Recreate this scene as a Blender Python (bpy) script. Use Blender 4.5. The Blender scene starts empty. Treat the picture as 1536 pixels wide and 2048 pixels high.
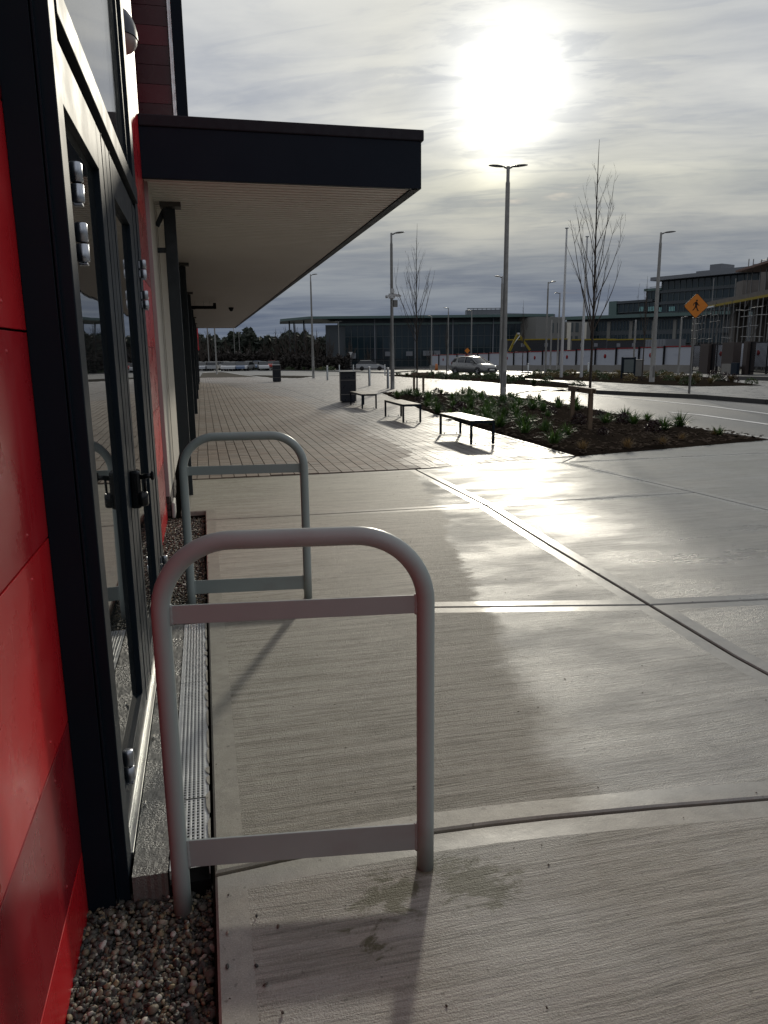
import bpy, bmesh, math, random
import numpy as np
from mathutils import Vector, Matrix
random.seed(7); rng = np.random.default_rng(7)
sc = bpy.context.scene
C = sc.collection
R = math.radians
# ------------------------------------------------------------------ camera
EYE = 1.55
FPX, PITCH, YAW, ROLL = 1500.0, R(12.05), R(13.28), R(-0.6)
cf = np.array([math.sin(YAW)*math.cos(PITCH), math.cos(YAW)*math.cos(PITCH), -math.sin(PITCH)])
cr = np.array([math.cos(YAW), -math.sin(YAW), 0.0]); cu = np.cross(cr, cf)
r2 = math.cos(ROLL)*cr + math.sin(ROLL)*cu; u2 = -math.sin(ROLL)*cr + math.cos(ROLL)*cu
CM = np.array([r2, u2, cf])
cam = bpy.data.cameras.new('camera'); cam_o = bpy.data.objects.new('camera', cam); C.objects.link(cam_o)
cam_o.matrix_world = Matrix(((r2[0], u2[0], -cf[0], 0), (r2[1], u2[1], -cf[1], 0), (r2[2], u2[2], -cf[2], EYE), (0, 0, 0, 1)))
cam.sensor_fit = 'HORIZONTAL'; cam.sensor_width = 36; cam.lens = FPX/1536*36
cam.clip_start = 0.05; cam.clip_end = 6000
sc.camera = cam_o
# ------------------------------------------------------------------ sky, sun, exposure
SUN_EL, SUN_AZ = R(17.5), R(22.4)          # azimuth measured from +Y towards +X
S = Vector((math.sin(SUN_AZ)*math.cos(SUN_EL), math.cos(SUN_AZ)*math.cos(SUN_EL), math.sin(SUN_EL)))
sun = bpy.data.lights.new('sun', 'SUN'); sun.energy = 1.5; sun.angle = R(2.8); sun.color = (1.0, 0.93, 0.78)
sun_o = bpy.data.objects.new('sun', sun); C.objects.link(sun_o)
sun_o.rotation_euler = (-S).to_track_quat('-Z', 'Y').to_euler(); sun_o.location = (20, 40, 30)
sc.view_settings.view_transform = 'Standard'; sc.view_settings.look = 'None'
sc.view_settings.exposure = 0.15; sc.view_settings.gamma = 1; sc.view_settings.use_curve_mapping = False
sc.render.engine = 'CYCLES'
sc.cycles.use_denoising = True
sc.cycles.max_bounces = 8; sc.cycles.sample_clamp_indirect = 6.0; sc.cycles.sample_clamp_direct = 0
sc.cycles.caustics_reflective = False; sc.cycles.caustics_refractive = False

class NT:
    """tiny node-tree writer"""
    def __init__(s, tree): s.t = tree; s.n = tree.nodes; s.l = tree.links
    def new(s, typ, **kw):
        n = s.n.new(typ)
        for k, v in kw.items(): setattr(n, k, v)
        return n
    def put(s, sock, v):
        if v is None: return
        if isinstance(v, bpy.types.NodeSocket): s.l.new(v, sock)
        else:
            if sock.type == 'RGBA' and len(v) == 3: v = (*v, 1)
            sock.default_value = v
    def math(s, op, a, b=None, c=None, clamp=False):
        n = s.new('ShaderNodeMath', operation=op, use_clamp=clamp)
        for i, v in enumerate((a, b, c)): s.put(n.inputs[i], v)
        return n.outputs[0]
    def vmath(s, op, a, b=None, scale=None):
        n = s.new('ShaderNodeVectorMath', operation=op)
        s.put(n.inputs[0], a); s.put(n.inputs[1], b)
        if scale is not None: s.put(n.inputs['Scale'], scale)
        return n.outputs[1] if op in ('DOT_PRODUCT', 'LENGTH', 'DISTANCE') else n.outputs[0]
    def noise(s, vec, scale, detail=4, rough=.5, dist=0, col=False):
        n = s.new('ShaderNodeTexNoise'); s.put(n.inputs['Vector'], vec); s.put(n.inputs['Scale'], scale)
        n.inputs['Detail'].default_value = detail; n.inputs['Roughness'].default_value = rough; n.inputs['Distortion'].default_value = dist
        return n.outputs['Color' if col else 'Fac']
    def ss(s, v, a, b, lo=0., hi=1., kind='SMOOTHSTEP'):
        n = s.new('ShaderNodeMapRange', interpolation_type=kind)
        s.put(n.inputs[0], v); s.put(n.inputs[1], a); s.put(n.inputs[2], b); s.put(n.inputs[3], lo); s.put(n.inputs[4], hi)
        return n.outputs[0]
    def mix(s, f, a, b, mode='MIX'):
        n = s.new('ShaderNodeMix', data_type='RGBA', blend_type=mode)
        s.put(n.inputs['Factor'], f); s.put(n.inputs['A'], a); s.put(n.inputs['B'], b)
        return n.outputs['Result']
    def ramp(s, f, stops, kind='LINEAR'):
        n = s.new('ShaderNodeValToRGB'); s.put(n.inputs[0], f); cr_ = n.color_ramp; cr_.interpolation = kind
        while len(cr_.elements) < len(stops): cr_.elements.new(0.5)
        for e, (p, c) in zip(cr_.elements, stops): e.position = p; e.color = (*c, 1)
        return n.outputs[0]
    def sep(s, v):
        n = s.new('ShaderNodeSeparateXYZ'); s.put(n.inputs[0], v); return n.outputs
    def comb(s, x, y, z):
        n = s.new('ShaderNodeCombineXYZ')
        for i, v in enumerate((x, y, z)): s.put(n.inputs[i], v)
        return n.outputs[0]
    def bump(s, h, strength, dist=.01, normal=None):
        n = s.new('ShaderNodeBump'); s.put(n.inputs['Height'], h); s.put(n.inputs['Strength'], strength)
        n.inputs['Distance'].default_value = dist; s.put(n.inputs['Normal'], normal)
        return n.outputs[0]

world = bpy.data.worlds.new('World'); sc.world = world; world.use_nodes = True
wt = NT(world.node_tree); wt.n.clear()
sky = wt.new('ShaderNodeTexSky', sky_type='NISHITA', sun_disc=False, sun_elevation=SUN_EL, sun_rotation=SUN_AZ)
sky.air_density = 1.0; sky.dust_density = 2.0
dirv = wt.vmath('NORMALIZE', wt.new('ShaderNodeTexCoord').outputs['Generated'])
dx, dy, dz = wt.sep(dirv)
el = wt.math('MULTIPLY', wt.math('ARCSINE', dz), 57.2958)
sd = wt.math('ARCCOSINE', wt.math('MINIMUM', wt.vmath('DOT_PRODUCT', dirv, tuple(S)), 1.0))
a = wt.math('MULTIPLY', sd, 57.2958)                      # degrees from the sun
# cloud deck: a flat layer seen in perspective, combed out sideways
den = wt.math('ADD', wt.math('MAXIMUM', dz, 0.0), .09)
lat = wt.vmath('DOT_PRODUCT', dirv, (math.cos(YAW+.2), -math.sin(YAW+.2), .12))
dep = wt.vmath('DOT_PRODUCT', dirv, (math.sin(YAW+.2), math.cos(YAW+.2), 0))
pc = wt.comb(wt.math('DIVIDE', wt.math('MULTIPLY', lat, .95), den), wt.math('DIVIDE', wt.math('MULTIPLY', dep, 1.5), den), 0.0)
n1 = wt.noise(pc, .85, 8, .55, .35)
n2 = wt.noise(wt.vmath('ADD', pc, (7.3, 2.1, 4.0)), .42, 5, .55, .8)
n3 = wt.noise(wt.vmath('MULTIPLY', pc, (1.0, 1.9, 1.0)), 2.0, 6, .6, .7)
cl = wt.math('ADD', wt.math('MULTIPLY', n1, .5), wt.math('ADD', wt.math('MULTIPLY', n2, .35), wt.math('MULTIPLY', n3, .15)))
thick = wt.ss(cl, .36, .66)                                # 0 bright veil, 1 thick
low = wt.ss(el, 1.0, 17.0)                                 # 0 at the horizon, 1 higher
base = wt.ramp(low, [(0, (.150, .175, .22)), (.2, (.25, .27, .295)), (.42, (.38, .385, .375)), (.7, (.475, .48, .45)), (1, (.49, .505, .53))])
shade = wt.mix(thick, (1.16, 1.15, 1.12), (.56, .61, .72))
cloud = wt.mix(1.0, base, shade, 'MULTIPLY')
# light scattered forward round the veiled sun, stronger where the veil is thin
thin = wt.ss(thick, 0, 1, 1.12, .74, 'LINEAR')
g1 = wt.math('MULTIPLY', wt.math('EXPONENT', wt.math('MULTIPLY', wt.math('POWER', wt.math('DIVIDE', a, 3.5), 2), -1.0)), .95)
S2 = Vector((math.sin(R(21.4))*math.cos(R(13.4)), math.cos(R(21.4))*math.cos(R(13.4)), math.sin(R(13.4))))
a2 = wt.math('MULTIPLY', wt.math('ARCCOSINE', wt.math('MINIMUM', wt.vmath('DOT_PRODUCT', dirv, tuple(S2)), 1.0)), 57.2958)
g1b = wt.math('MULTIPLY', wt.math('EXPONENT', wt.math('MULTIPLY', wt.math('POWER', wt.math('DIVIDE', a2, 2.2), 2), -1.0)), .50)
g2 = wt.math('MULTIPLY', wt.math('EXPONENT', wt.math('DIVIDE', a, -10.0)), .42)
g3 = wt.math('MULTIPLY', wt.math('EXPONENT', wt.math('MULTIPLY', wt.math('POWER', wt.math('DIVIDE', a, 1.5), 2), -1.0)), 8.0)
streak = wt.ss(n3, .50, .60, 1.0, .72)
glow = wt.math('MULTIPLY', wt.math('ADD', wt.math('ADD', g1, g1b), wt.math('MULTIPLY', g2, low)), wt.math('MULTIPLY', thin, streak))
glowc = wt.mix(wt.ss(a, 3, 9), (1.0, .96, .80), (1.0, .88, .45))
gl = wt.vmath('SCALE', glowc, scale=wt.math('ADD', glow, g3))
tot = wt.vmath('ADD', cloud, gl)
gap = wt.ss(cl, .58, .70, 0, .35)                          # thin places where the blue comes through
tot10 = wt.vmath('SCALE', tot, scale=10.0)
skyc = wt.mix(wt.math('MULTIPLY', gap, low), tot10, sky.outputs[0])
below = wt.ss(el, -6, -1)
skyc = wt.mix(below, (1.0, 1.0, 1.05), skyc)
bg = wt.new('ShaderNodeBackground'); wt.put(bg.inputs[0], skyc); bg.inputs[1].default_value = .1
wt.l.new(bg.outputs[0], wt.new('ShaderNodeOutputWorld').inputs[0])
world.cycles.sampling_method = 'MANUAL'; world.cycles.sample_map_resolution = 1024

# ------------------------------------------------------------------ place helpers
def GZ(x, y):
    """height of the land: level near the shops, falling gently away from about 40 m on"""
    D = x*math.sin(YAW) + y*math.cos(YAW)
    return -.0148*min(max(D-38, 0), 88)
def ray(px, py): return CM.T @ np.array([(px-768)/FPX, (1024-py)/FPX, 1.0])
def G(px, py, z=0.0):
    """point of the land (plus z) that the surveyed photo position shows"""
    d = ray(px, py); zz = z
    for _ in range(30):
        t = (zz-EYE)/d[2]; zz = z + GZ(d[0]*t, d[1]*t)
    return Vector((d[0]*t, d[1]*t, zz))
def ZAT(p, px, py):
    """height above sea of what stands over ground point p at that photo position"""
    d = ray(px, py); t = math.hypot(p[0], p[1])/math.hypot(d[0], d[1]); return EYE + d[2]*t
U = np.array([math.cos(YAW), -math.sin(YAW), 0]); W = np.array([math.sin(YAW), math.cos(YAW), 0])
def F(px, py, D):
    """sideways offset and height, in the frame that faces the camera, at depth D"""
    d = ray(px, py); t = D/float(d@W); return float(d@U)*t, EYE+float(d[2])*t

# ------------------------------------------------------------------ mesh builder
class MB:
    def __init__(s): s.v = []; s.f = []; s.m = []; s.sm = []; s.cur = 0; s.smooth = False
    def face(s, idx):
        s.f.append(idx); s.m.append(s.cur); s.sm.append(s.smooth)
    def add(s, vs, fs):
        b = len(s.v); s.v += [tuple(v) for v in vs]
        for f in fs: s.face([b+i for i in f])
        return s
    def box(s, x0, x1, y0, y1, z0, z1, ch=0):
        if ch:
            bm = bmesh.new(); bmesh.ops.create_cube(bm, size=1)
            for v in bm.verts: v.co = Vector(((x0+x1)/2+v.co.x*(x1-x0), (y0+y1)/2+v.co.y*(y1-y0), (z0+z1)/2+v.co.z*(z1-z0)))
            bmesh.ops.bevel(bm, geom=bm.edges[:], offset=ch, segments=2, affect='EDGES', profile=.5)
            s.bm(bm); return s
        return s.add([(x0,y0,z0),(x1,y0,z0),(x1,y1,z0),(x0,y1,z0),(x0,y0,z1),(x1,y0,z1),(x1,y1,z1),(x0,y1,z1)],
                     [(0,3,2,1),(4,5,6,7),(0,1,5,4),(1,2,6,5),(2,3,7,6),(3,0,4,7)])
    def bm(s, bm):
        bm.verts.index_update(); s.add([v.co for v in bm.verts], [[v.index for v in f.verts] for f in bm.faces]); bm.free(); return s
    def beam(s, a, b, w, h, up=(0,0,1)):
        """square bar from a to b"""
        a, b = Vector(a), Vector(b); d = (b-a).normalized(); x = d.cross(Vector(up))
        if x.length < 1e-4: x = d.cross(Vector((0,1,0)))
        x.normalize(); y = x.cross(d); x *= w/2; y *= h/2
        return s.add([a-x-y, a+x-y, a+x+y, a-x+y, b-x-y, b+x-y, b+x+y, b-x+y],
                     [(0,1,2,3),(7,6,5,4),(0,4,5,1),(1,5,6,2),(2,6,7,3),(3,7,4,0)])
    def tube(s, pts, rad, n=8, caps=True, smooth=True):
        pts = [Vector(p) for p in pts]; rs = rad if isinstance(rad, (list, tuple)) else [rad]*len(pts)
        o = s.smooth; b = len(s.v); prev = None
        for i, p in enumerate(pts):
            d = (pts[min(i+1, len(pts)-1)]-pts[max(i-1, 0)]).normalized()
            if prev is None:
                x = d.cross(Vector((0,0,1)));
                if x.length < 1e-3: x = d.cross(Vector((0,1,0)))
            else: x = prev - d*prev.dot(d)
            x.normalize(); prev = x; y = d.cross(x)
            for k in range(n):
                t = 2*math.pi*k/n; s.v.append(tuple(p+(x*math.cos(t)+y*math.sin(t))*rs[i]))
        s.smooth = smooth
        for i in range(len(pts)-1):
            for k in range(n):
                k2 = (k+1) % n; s.face([b+i*n+k, b+i*n+k2, b+(i+1)*n+k2, b+(i+1)*n+k])
        s.smooth = False
        if caps: s.face([b+k for k in range(n)][::-1]); s.face([b+(len(pts)-1)*n+k for k in range(n)])
        s.smooth = o; return s
    def lathe(s, prof, c=(0,0,0), n=16, axis='z'):
        o = s.smooth; s.smooth = True; b = len(s.v)
        for r, h in prof:
            for k in range(n):
                t = 2*math.pi*k/n; q = (r*math.cos(t), r*math.sin(t), h)
                if axis == 'x': q = (h, q[0], q[1])
                if axis == 'y': q = (q[0], h, q[1])
                s.v.append((c[0]+q[0], c[1]+q[1], c[2]+q[2]))
        for i in range(len(prof)-1):
            for k in range(n):
                k2 = (k+1) % n; s.face([b+i*n+k, b+i*n+k2, b+(i+1)*n+k2, b+(i+1)*n+k])
        s.smooth = o; return s
    def prism(s, poly, z0, z1):
        n = len(poly)
        return s.add([(x, y, z0) for x, y in poly]+[(x, y, z1) for x, y in poly],
                     [tuple(range(n))[::-1], tuple(range(n, 2*n))]+[(i, (i+1) % n, n+(i+1) % n, n+i) for i in range(n)])
def mesh(name, mb, mats):
    me = bpy.data.meshes.new(name); me.from_pydata(mb.v, [], mb.f)
    for m in (mats if isinstance(mats, (list, tuple)) else [mats]): me.materials.append(m)
    if any(mb.m): me.polygons.foreach_set('material_index', mb.m)
    if any(mb.sm): me.polygons.foreach_set('use_smooth', mb.sm)
    me.update(); return me
def obj(name, mb, mats, parent=None, **props):
    me = mb if isinstance(mb, bpy.types.Mesh) else mesh(name, mb, mats)
    o = bpy.data.objects.new(name, me); C.objects.link(o)
    if parent: o.parent = parent
    for k, v in props.items(): o[k] = v
    return o
def thing(name, label, cat, loc=(0,0,0), rz=0, group=None):
    o = bpy.data.objects.new(name, None); C.objects.link(o); o.empty_display_size = .1
    o.location = loc; o.rotation_euler = (0, 0, rz); o['label'] = label; o['category'] = cat
    if group: o['group'] = group
    return o
def struct(name, mb, mats, parent=None):
    return obj(name, mb, mats, parent, **({} if parent else {'kind': 'structure'}))
KIDS = {}
def children(o): return [c for c in C.objects if c.parent == o]
def dup(root, loc, rz, label, group=None, scale=None):
    def cp(o, par):
        c = o.copy(); C.objects.link(c)
        if par: c.parent = par
        for k in KIDS[o.name] if o.name in KIDS else KIDS.setdefault(o.name, children(o)): cp(k, c)
        return c
    r_ = cp(root, None); r_.location = loc; r_.rotation_euler = (0, 0, rz); r_['label'] = label
    if group: r_['group'] = group
    if scale: r_.scale = (scale,)*3 if not isinstance(scale, tuple) else scale
    return r_

# ------------------------------------------------------------------ materials
MATS = {}
def mat(name, col, rough=.5, metal=0, spec=.5, var=.12, vscale=6, bump=0, bscale=60, coat=0, rvar=.1, wash=None):
    """paint / metal / stone with uneven tone, uneven gloss and a fine relief"""
    if name in MATS: return MATS[name]
    m = bpy.data.materials.new(name); m.use_nodes = True; t = NT(m.node_tree); t.n.clear()
    b = t.new('ShaderNodeBsdfPrincipled'); t.l.new(b.outputs[0], t.new('ShaderNodeOutputMaterial').inputs[0])
    pos = t.new('ShaderNodeTexCoord').outputs['Object']
    nz = t.noise(pos, vscale, 6, .6)
    c = t.mix(nz, tuple(x*(1-var) for x in col), tuple(min(1, x*(1+var)) for x in col))
    if wash: c = t.mix(t.ss(t.noise(pos, 1.7, 8, .65), .5, .75), c, wash)
    t.put(b.inputs['Base Color'], c)
    t.put(b.inputs['Roughness'], t.ss(t.noise(pos, vscale*2.3, 5), .3, .7, max(.02, rough-rvar), min(1, rough+rvar)))
    b.inputs['Metallic'].default_value = metal; b.inputs['Specular IOR Level'].default_value = spec
    if coat: b.inputs['Coat Weight'].default_value = coat; b.inputs['Coat Roughness'].default_value = .12
    if bump: t.put(b.inputs['Normal'], t.bump(t.noise(pos, bscale, 5, .6), bump, .004))
    MATS[name] = m; return m
def wet_mask(t, pos, amp=.55):
    """0 where the pavement has stayed dry along the shop front, 1 where rain has wetted it"""
    x, y, z = t.sep(pos)
    edge = t.math('MINIMUM', t.math('ADD', t.math('MULTIPLY', y, .2), .78), 3.05)
    far = t.math('MULTIPLY', t.math('MAXIMUM', t.math('SUBTRACT', y, 26.0), 0.0), .16)
    lob = t.math('MULTIPLY', t.math('SUBTRACT', t.noise(pos, 1.25, 3, .55), .5), amp)
    fine = t.math('MULTIPLY', t.math('SUBTRACT', t.noise(t.vmath('MULTIPLY', pos, (5, 14, 1)), 1.3, 6, .7), .5), .30)
    v = t.math('ADD', t.math('SUBTRACT', x, edge), t.math('ADD', far, t.math('ADD', lob, fine)))
    nr = t.ss(y, 5.2, 2.4)
    w = t.ss(v, t.math('MULTIPLY_ADD', nr, -.06, -.02), t.math('MULTIPLY_ADD', nr, .13, .055))
    damp = t.ss(t.noise(pos, 1.9, 4), .35, .65, .3, .75)                # the nearest slab is only damp all over
    mx = t.new('ShaderNodeMix', data_type='FLOAT'); t.put(mx.inputs[0], t.ss(y, 2.12, 2.02)); t.put(mx.inputs[2], w); t.put(mx.inputs[3], damp)
    return mx.outputs[0]
def concrete(name, brushed=True):
    m = bpy.data.materials.new(name); m.use_nodes = True; t = NT(m.node_tree); t.n.clear()
    b = t.new('ShaderNodeBsdfPrincipled'); t.l.new(b.outputs[0], t.new('ShaderNodeOutputMaterial').inputs[0])
    pos = t.new('ShaderNodeNewGeometry').outputs['Position']
    w = wet_mask(t, pos)
    x, y, z = t.sep(pos)
    skew = t.comb(x, t.math('ADD', y, t.math('MULTIPLY', t.noise(t.vmath('MULTIPLY', pos, (.6, .3, 1)), 1, 2), .10)), z)
    comb1 = t.noise(t.vmath('MULTIPLY', skew, (3.5, 100, 1)), 1, 4, .65)
    comb2 = t.noise(t.vmath('MULTIPLY', skew, (24, 210, 1)), 1, 2, .6)
    comb3 = t.noise(t.vmath('MULTIPLY', skew, (1.0, 30, 1)), 1, 5, .7)
    pit = t.noise(t.vmath('ADD', pos, (.11, .23, .61)), 170, 4, .7)
    mott = t.noise(pos, 2.6, 8, .62)
    mott2 = t.noise(pos, 14, 6, .6)
    dry = t.mix(mott, (.235, .222, .178), (.42, .398, .325))
    dry = t.mix(t.ss(mott2, .35, .7), dry, t.mix(1.0, dry, (.80, .80, .78), 'MULTIPLY'))
    if brushed:
        dry = t.mix(t.math('MULTIPLY', t.ss(comb1, .46, .62), .62), dry, (.10, .092, .072))
        dry = t.mix(t.math('MULTIPLY', t.ss(comb2, .50, .68), .35), dry, (.46, .43, .37))
        dry = t.mix(t.math('MULTIPLY', t.ss(comb3, .42, .62), .40), dry, (.50, .47, .41))
        dry = t.mix(t.math('MULTIPLY', t.ss(comb3, .50, .34), .40), dry, (.14, .125, .10))
    else:
        dry = t.mix(.30, dry, (.36, .345, .305))
        dry = t.mix(t.math('MULTIPLY', t.ss(t.noise(pos, 7, 8, .7, 1.5), .45, .62), .4), dry, (.20, .19, .165))
    speck = t.noise(t.vmath('ADD', pos, (0, 0, .37)), 230, 3, .7)
    dry = t.mix(t.math('MULTIPLY', t.ss(speck, .56, .66), .30), dry, (.62, .60, .54))
    dry = t.mix(t.math('MULTIPLY', t.ss(speck, .44, .36), .35), dry, (.10, .09, .075))
    spots = t.ss(t.noise(pos, 46, 2, .4), .70, .74)
    dry = t.mix(t.math('MULTIPLY', spots, .6), dry, (.09, .08, .06))
    # green algae near the foot of the nearest hoop and along the channel
    d1 = t.vmath('DISTANCE', pos, (.70, 1.86, 0)); d2 = t.vmath('DISTANCE', pos, (.44, 1.86, 0)); d3 = t.vmath('DISTANCE', pos, (.35, 1.70, 0))
    warp = t.noise(t.vmath('MULTIPLY', pos, (9, 15, 1)), 1, 8, .72, .6)
    dmin = t.math('MINIMUM', t.math('MINIMUM', t.math('ADD', d1, .0), t.math('ADD', d2, .03)), t.math('ADD', d3, .09))
    al = t.ss(t.math('SUBTRACT', warp, t.math('MULTIPLY', dmin, 1.9)), .26, .38)
    al = t.math('MAXIMUM', al, t.math('MULTIPLY', t.ss(t.vmath('DISTANCE', pos, (.582, 1.95, 0)), .050, .030), .8))
    dry = t.mix(t.math('MULTIPLY', al, .92), dry, (.070, .064, .018))
    big = t.ss(t.noise(pos, .8, 3), .52, .75)
    dry = t.mix(t.math('MULTIPLY', big, .25), dry, (.17, .17, .115))
    wetc = t.mix(1.0, dry, (.72, .76, .82), 'MULTIPLY')
    t.put(b.inputs['Base Color'], t.mix(w, dry, wetc))
    film = t.noise(t.vmath('MULTIPLY', pos, (1.0, 2.2, 1)), 1.1, 5, .6)
    nearw = t.math('SUBTRACT', t.ss(y, 1.6, 5.0, .06, .0), t.ss(x, 2.4, 3.2, 0, .12))
    rw = t.math('ADD', t.ss(film, .34, .66, .36, .54), t.math('ADD', nearw, t.ss(y, 4.5, 8.0, 0, .13))) if brushed else t.math('ADD', t.ss(film, .3, .7, .32, .48), nearw)
    mrough = t.new('ShaderNodeMix', data_type='FLOAT'); t.put(mrough.inputs[0], w); mrough.inputs[2].default_value = .62 if brushed else .5; t.put(mrough.inputs[3], rw)
    t.put(b.inputs['Roughness'], mrough.outputs[0])
    t.put(b.inputs['Specular IOR Level'], t.math('MULTIPLY_ADD', w, t.math('MAXIMUM', t.ss(y, 1.5, 7, 1.0, .1), t.ss(x, 2.7, 3.6, 0, .6)), .3))
    t.put(b.inputs['Anisotropic'], t.math('MULTIPLY', w, .6 if brushed else .2)); t.put(b.inputs['Tangent'], t.comb(0., 1., 0.))
    hgt = t.math('ADD', t.math('ADD', t.math('MULTIPLY', comb1, 1.0), t.math('MULTIPLY', comb2, .5)), t.math('MULTIPLY', pit, 1.1)) if brushed else t.math('ADD', t.math('MULTIPLY', pit, .35), t.math('MULTIPLY', mott2, .7))
    st = t.math('MULTIPLY', t.ss(w, 0, 1, 1.0, .55, 'LINEAR'), t.ss(y, 3, 9, 1.0, .35))
    nrm = t.bump(hgt, st, .0065 if brushed else .0022)
    nrm = t.bump(t.noise(t.vmath('MULTIPLY', pos, (1, 1.6, 1)), 3.2, 3), .25, .012, nrm)
    t.put(b.inputs['Normal'], nrm)
    return m
M_brush = concrete('brushed_concrete'); M_trowel = concrete('trowelled_concrete', False)
def paver_mat():
    m = bpy.data.materials.new('paving_blocks'); m.use_nodes = True; t = NT(m.node_tree); t.n.clear()
    b = t.new('ShaderNodeBsdfPrincipled'); t.l.new(b.outputs[0], t.new('ShaderNodeOutputMaterial').inputs[0])
    ge = t.new('ShaderNodeNewGeometry'); pos = ge.outputs['Position']
    rnd = t.math('FRACT', t.math('ADD', ge.outputs['Random Per Island'], t.new('ShaderNodeObjectInfo').outputs['Random']))
    c = t.ramp(rnd, [(0, (.155, .108, .080)), (.25, (.215, .150, .112)), (.5, (.175, .135, .108)), (.75, (.245, .18, .138)), (1, (.17, .142, .122))])
    grain = t.noise(t.vmath('MULTIPLY', pos, (6, 40, 1)), 1, 5, .6)
    c = t.mix(t.ss(grain, .35, .65), t.mix(1.0, c, (.78, .78, .8), 'MULTIPLY'), c)
    c = t.mix(t.math('MULTIPLY', t.ss(t.noise(pos, .45, 4), .35, .65), .5), c, (.28, .245, .21))
    w = wet_mask(t, pos, 1.3)
    x, y, z = t.sep(pos)
    # greyer blocks on the open side
    c = t.mix(t.math('MULTIPLY', t.ss(x, 2.2, 4.5), .7), c, t.mix(rnd, (.20, .19, .18), (.31, .29, .27)))
    wc = t.mix(1.0, c, (.7, .7, .72), 'MULTIPLY')
    t.put(b.inputs['Base Color'], t.mix(w, c, wc))
    rw = t.math('ADD', t.ss(t.noise(pos, .8, 4), .3, .7, .38, .54), t.math('MULTIPLY', rnd, .10))
    mr = t.new('ShaderNodeMix', data_type='FLOAT'); t.put(mr.inputs[0], w); mr.inputs[2].default_value = .72; t.put(mr.inputs[3], rw)
    t.put(b.inputs['Roughness'], mr.outputs[0])
    t.put(b.inputs['Normal'], t.bump(t.noise(t.vmath('MULTIPLY', pos, (30, 90, 1)), 1, 4, .6), .35, .003))
    return m
M_paver = paver_mat(); M_sand = mat('paving_sand', (.11, .10, .085), 1.0, var=.2, vscale=3, spec=0, rvar=0)
def asphalt_mat():
    m = bpy.data.materials.new('wet_asphalt'); m.use_nodes = True; t = NT(m.node_tree); t.n.clear()
    b = t.new('ShaderNodeBsdfPrincipled'); t.l.new(b.outputs[0], t.new('ShaderNodeOutputMaterial').inputs[0])
    pos = t.new('ShaderNodeNewGeometry').outputs['Position']
    c = t.mix(t.noise(pos, 1.3, 8, .65), (.035, .036, .038), (.085, .085, .085))
    c = t.mix(t.ss(t.noise(pos, 90, 3), .55, .7), c, (.14, .135, .13))
    t.put(b.inputs['Base Color'], c)
    t.put(b.inputs['Roughness'], t.ss(t.noise(t.vmath('MULTIPLY', pos, (1, .5, 1)), .35, 5, .6), .3, .7, .38, .56))
    t.put(b.inputs['Normal'], t.bump(t.noise(pos, 70, 4, .7), .5, .004))
    return m
M_asph = asphalt_mat()
M_earth = mat('earth', (.05, .045, .035), 1.0, rvar=0, spec=0, var=.3, vscale=.5, bump=.5, bscale=9)
M_joint = mat('joint_sand', (.022, .020, .017), 1.0, var=.25, vscale=3, spec=0, rvar=0)
M_kerb = mat('kerb_concrete', (.30, .29, .27), .38, var=.15, vscale=2, bump=.3, bscale=90)
M_dkerb = mat('dark_kerb', (.07, .068, .065), .5, var=.2, vscale=2)
M_line = mat('road_line_paint', (.72, .71, .68), .45, var=.12, vscale=5, wash=(.35, .35, .34))
M_foot = mat('wet_footway', (.14, .135, .13), .36, var=.2, vscale=1.2, bump=.3, bscale=50, rvar=.12)
M_dark = mat('dark_powder_coat', (.003, .009, .016), .52, var=.2, vscale=3, rvar=.05, spec=.22)
M_darkm = mat('dark_fascia', (.013, .020, .031), .55, var=.12, vscale=1.5, rvar=.05, spec=.1)
M_col = mat('column_paint', (.009, .016, .020), .45, var=.2)
M_cream = mat('cream_render', (.62, .58, .50), .7, var=.08, vscale=3, bump=.2, bscale=40)
M_mauve = mat('painted_return', (.42, .32, .31), .6, var=.07)
M_soffit = mat('soffit_sheet', (.74, .72, .67), .5, var=.05, vscale=1.2, rvar=.05, spec=.3)
M_alu = mat('anodised_hinge', (.42, .44, .48), .32, 1.0, var=.08)
M_steel = mat('galvanised_steel', (.50, .52, .52), .38, .85, var=.25, vscale=12)
M_chrome = mat('polished_steel', (.75, .75, .72), .12, 1.0, var=.05)
M_black = mat('black_plastic', (.006, .006, .008), .6, var=.1, spec=.2)
M_hoop = mat('hoop_paint', (.32, .365, .35), .36, .0, var=.07, vscale=9, rvar=.07, bump=.05, bscale=30, wash=(.27, .27, .255))
M_pole = mat('lamp_post_paint', (.19, .185, .175), .45, .5, var=.2, vscale=4)
M_polef = mat('pale_pole', (.52, .52, .52), .4, .3, var=.08)
M_lamp = mat('lamp_head_grey', (.10, .10, .10), .45, .4, var=.1)
M_bench = mat('bench_timber', (.40, .34, .26), .38, var=.22, vscale=9, bump=.2, bscale=30)
M_bin = mat('bin_panel', (.010, .013, .020), .35, var=.2)
M_binb = mat('bin_band', (.16, .15, .14), .45, var=.1)
M_stake = mat('stake_timber', (.15, .105, .065), .7, var=.3, vscale=8, bump=.3, bscale=40)
M_bark = mat('young_bark', (.042, .033, .026), .8, var=.25, vscale=10)
M_twig = mat('twigs', (.050, .038, .030), .8, var=.25, vscale=10)
M_mulch = mat('bark_mulch', (.022, .017, .013), 1.0, rvar=0, spec=0, var=.4, vscale=14, bump=.9, bscale=45)
M_chip = mat('bark_chips', (.080, .062, .048), .9, spec=.0, var=.6, vscale=12)
M_orange = mat('sign_orange', (.62, .19, .008), .5, var=.05)
M_plate = mat('threshold_metal', (.62, .63, .62), .30, 1.0, var=.05, vscale=4, rvar=.03)
M_brick = mat('dark_brick', (.045, .033, .030), .7, var=.35, vscale=20, bump=.3)
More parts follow.
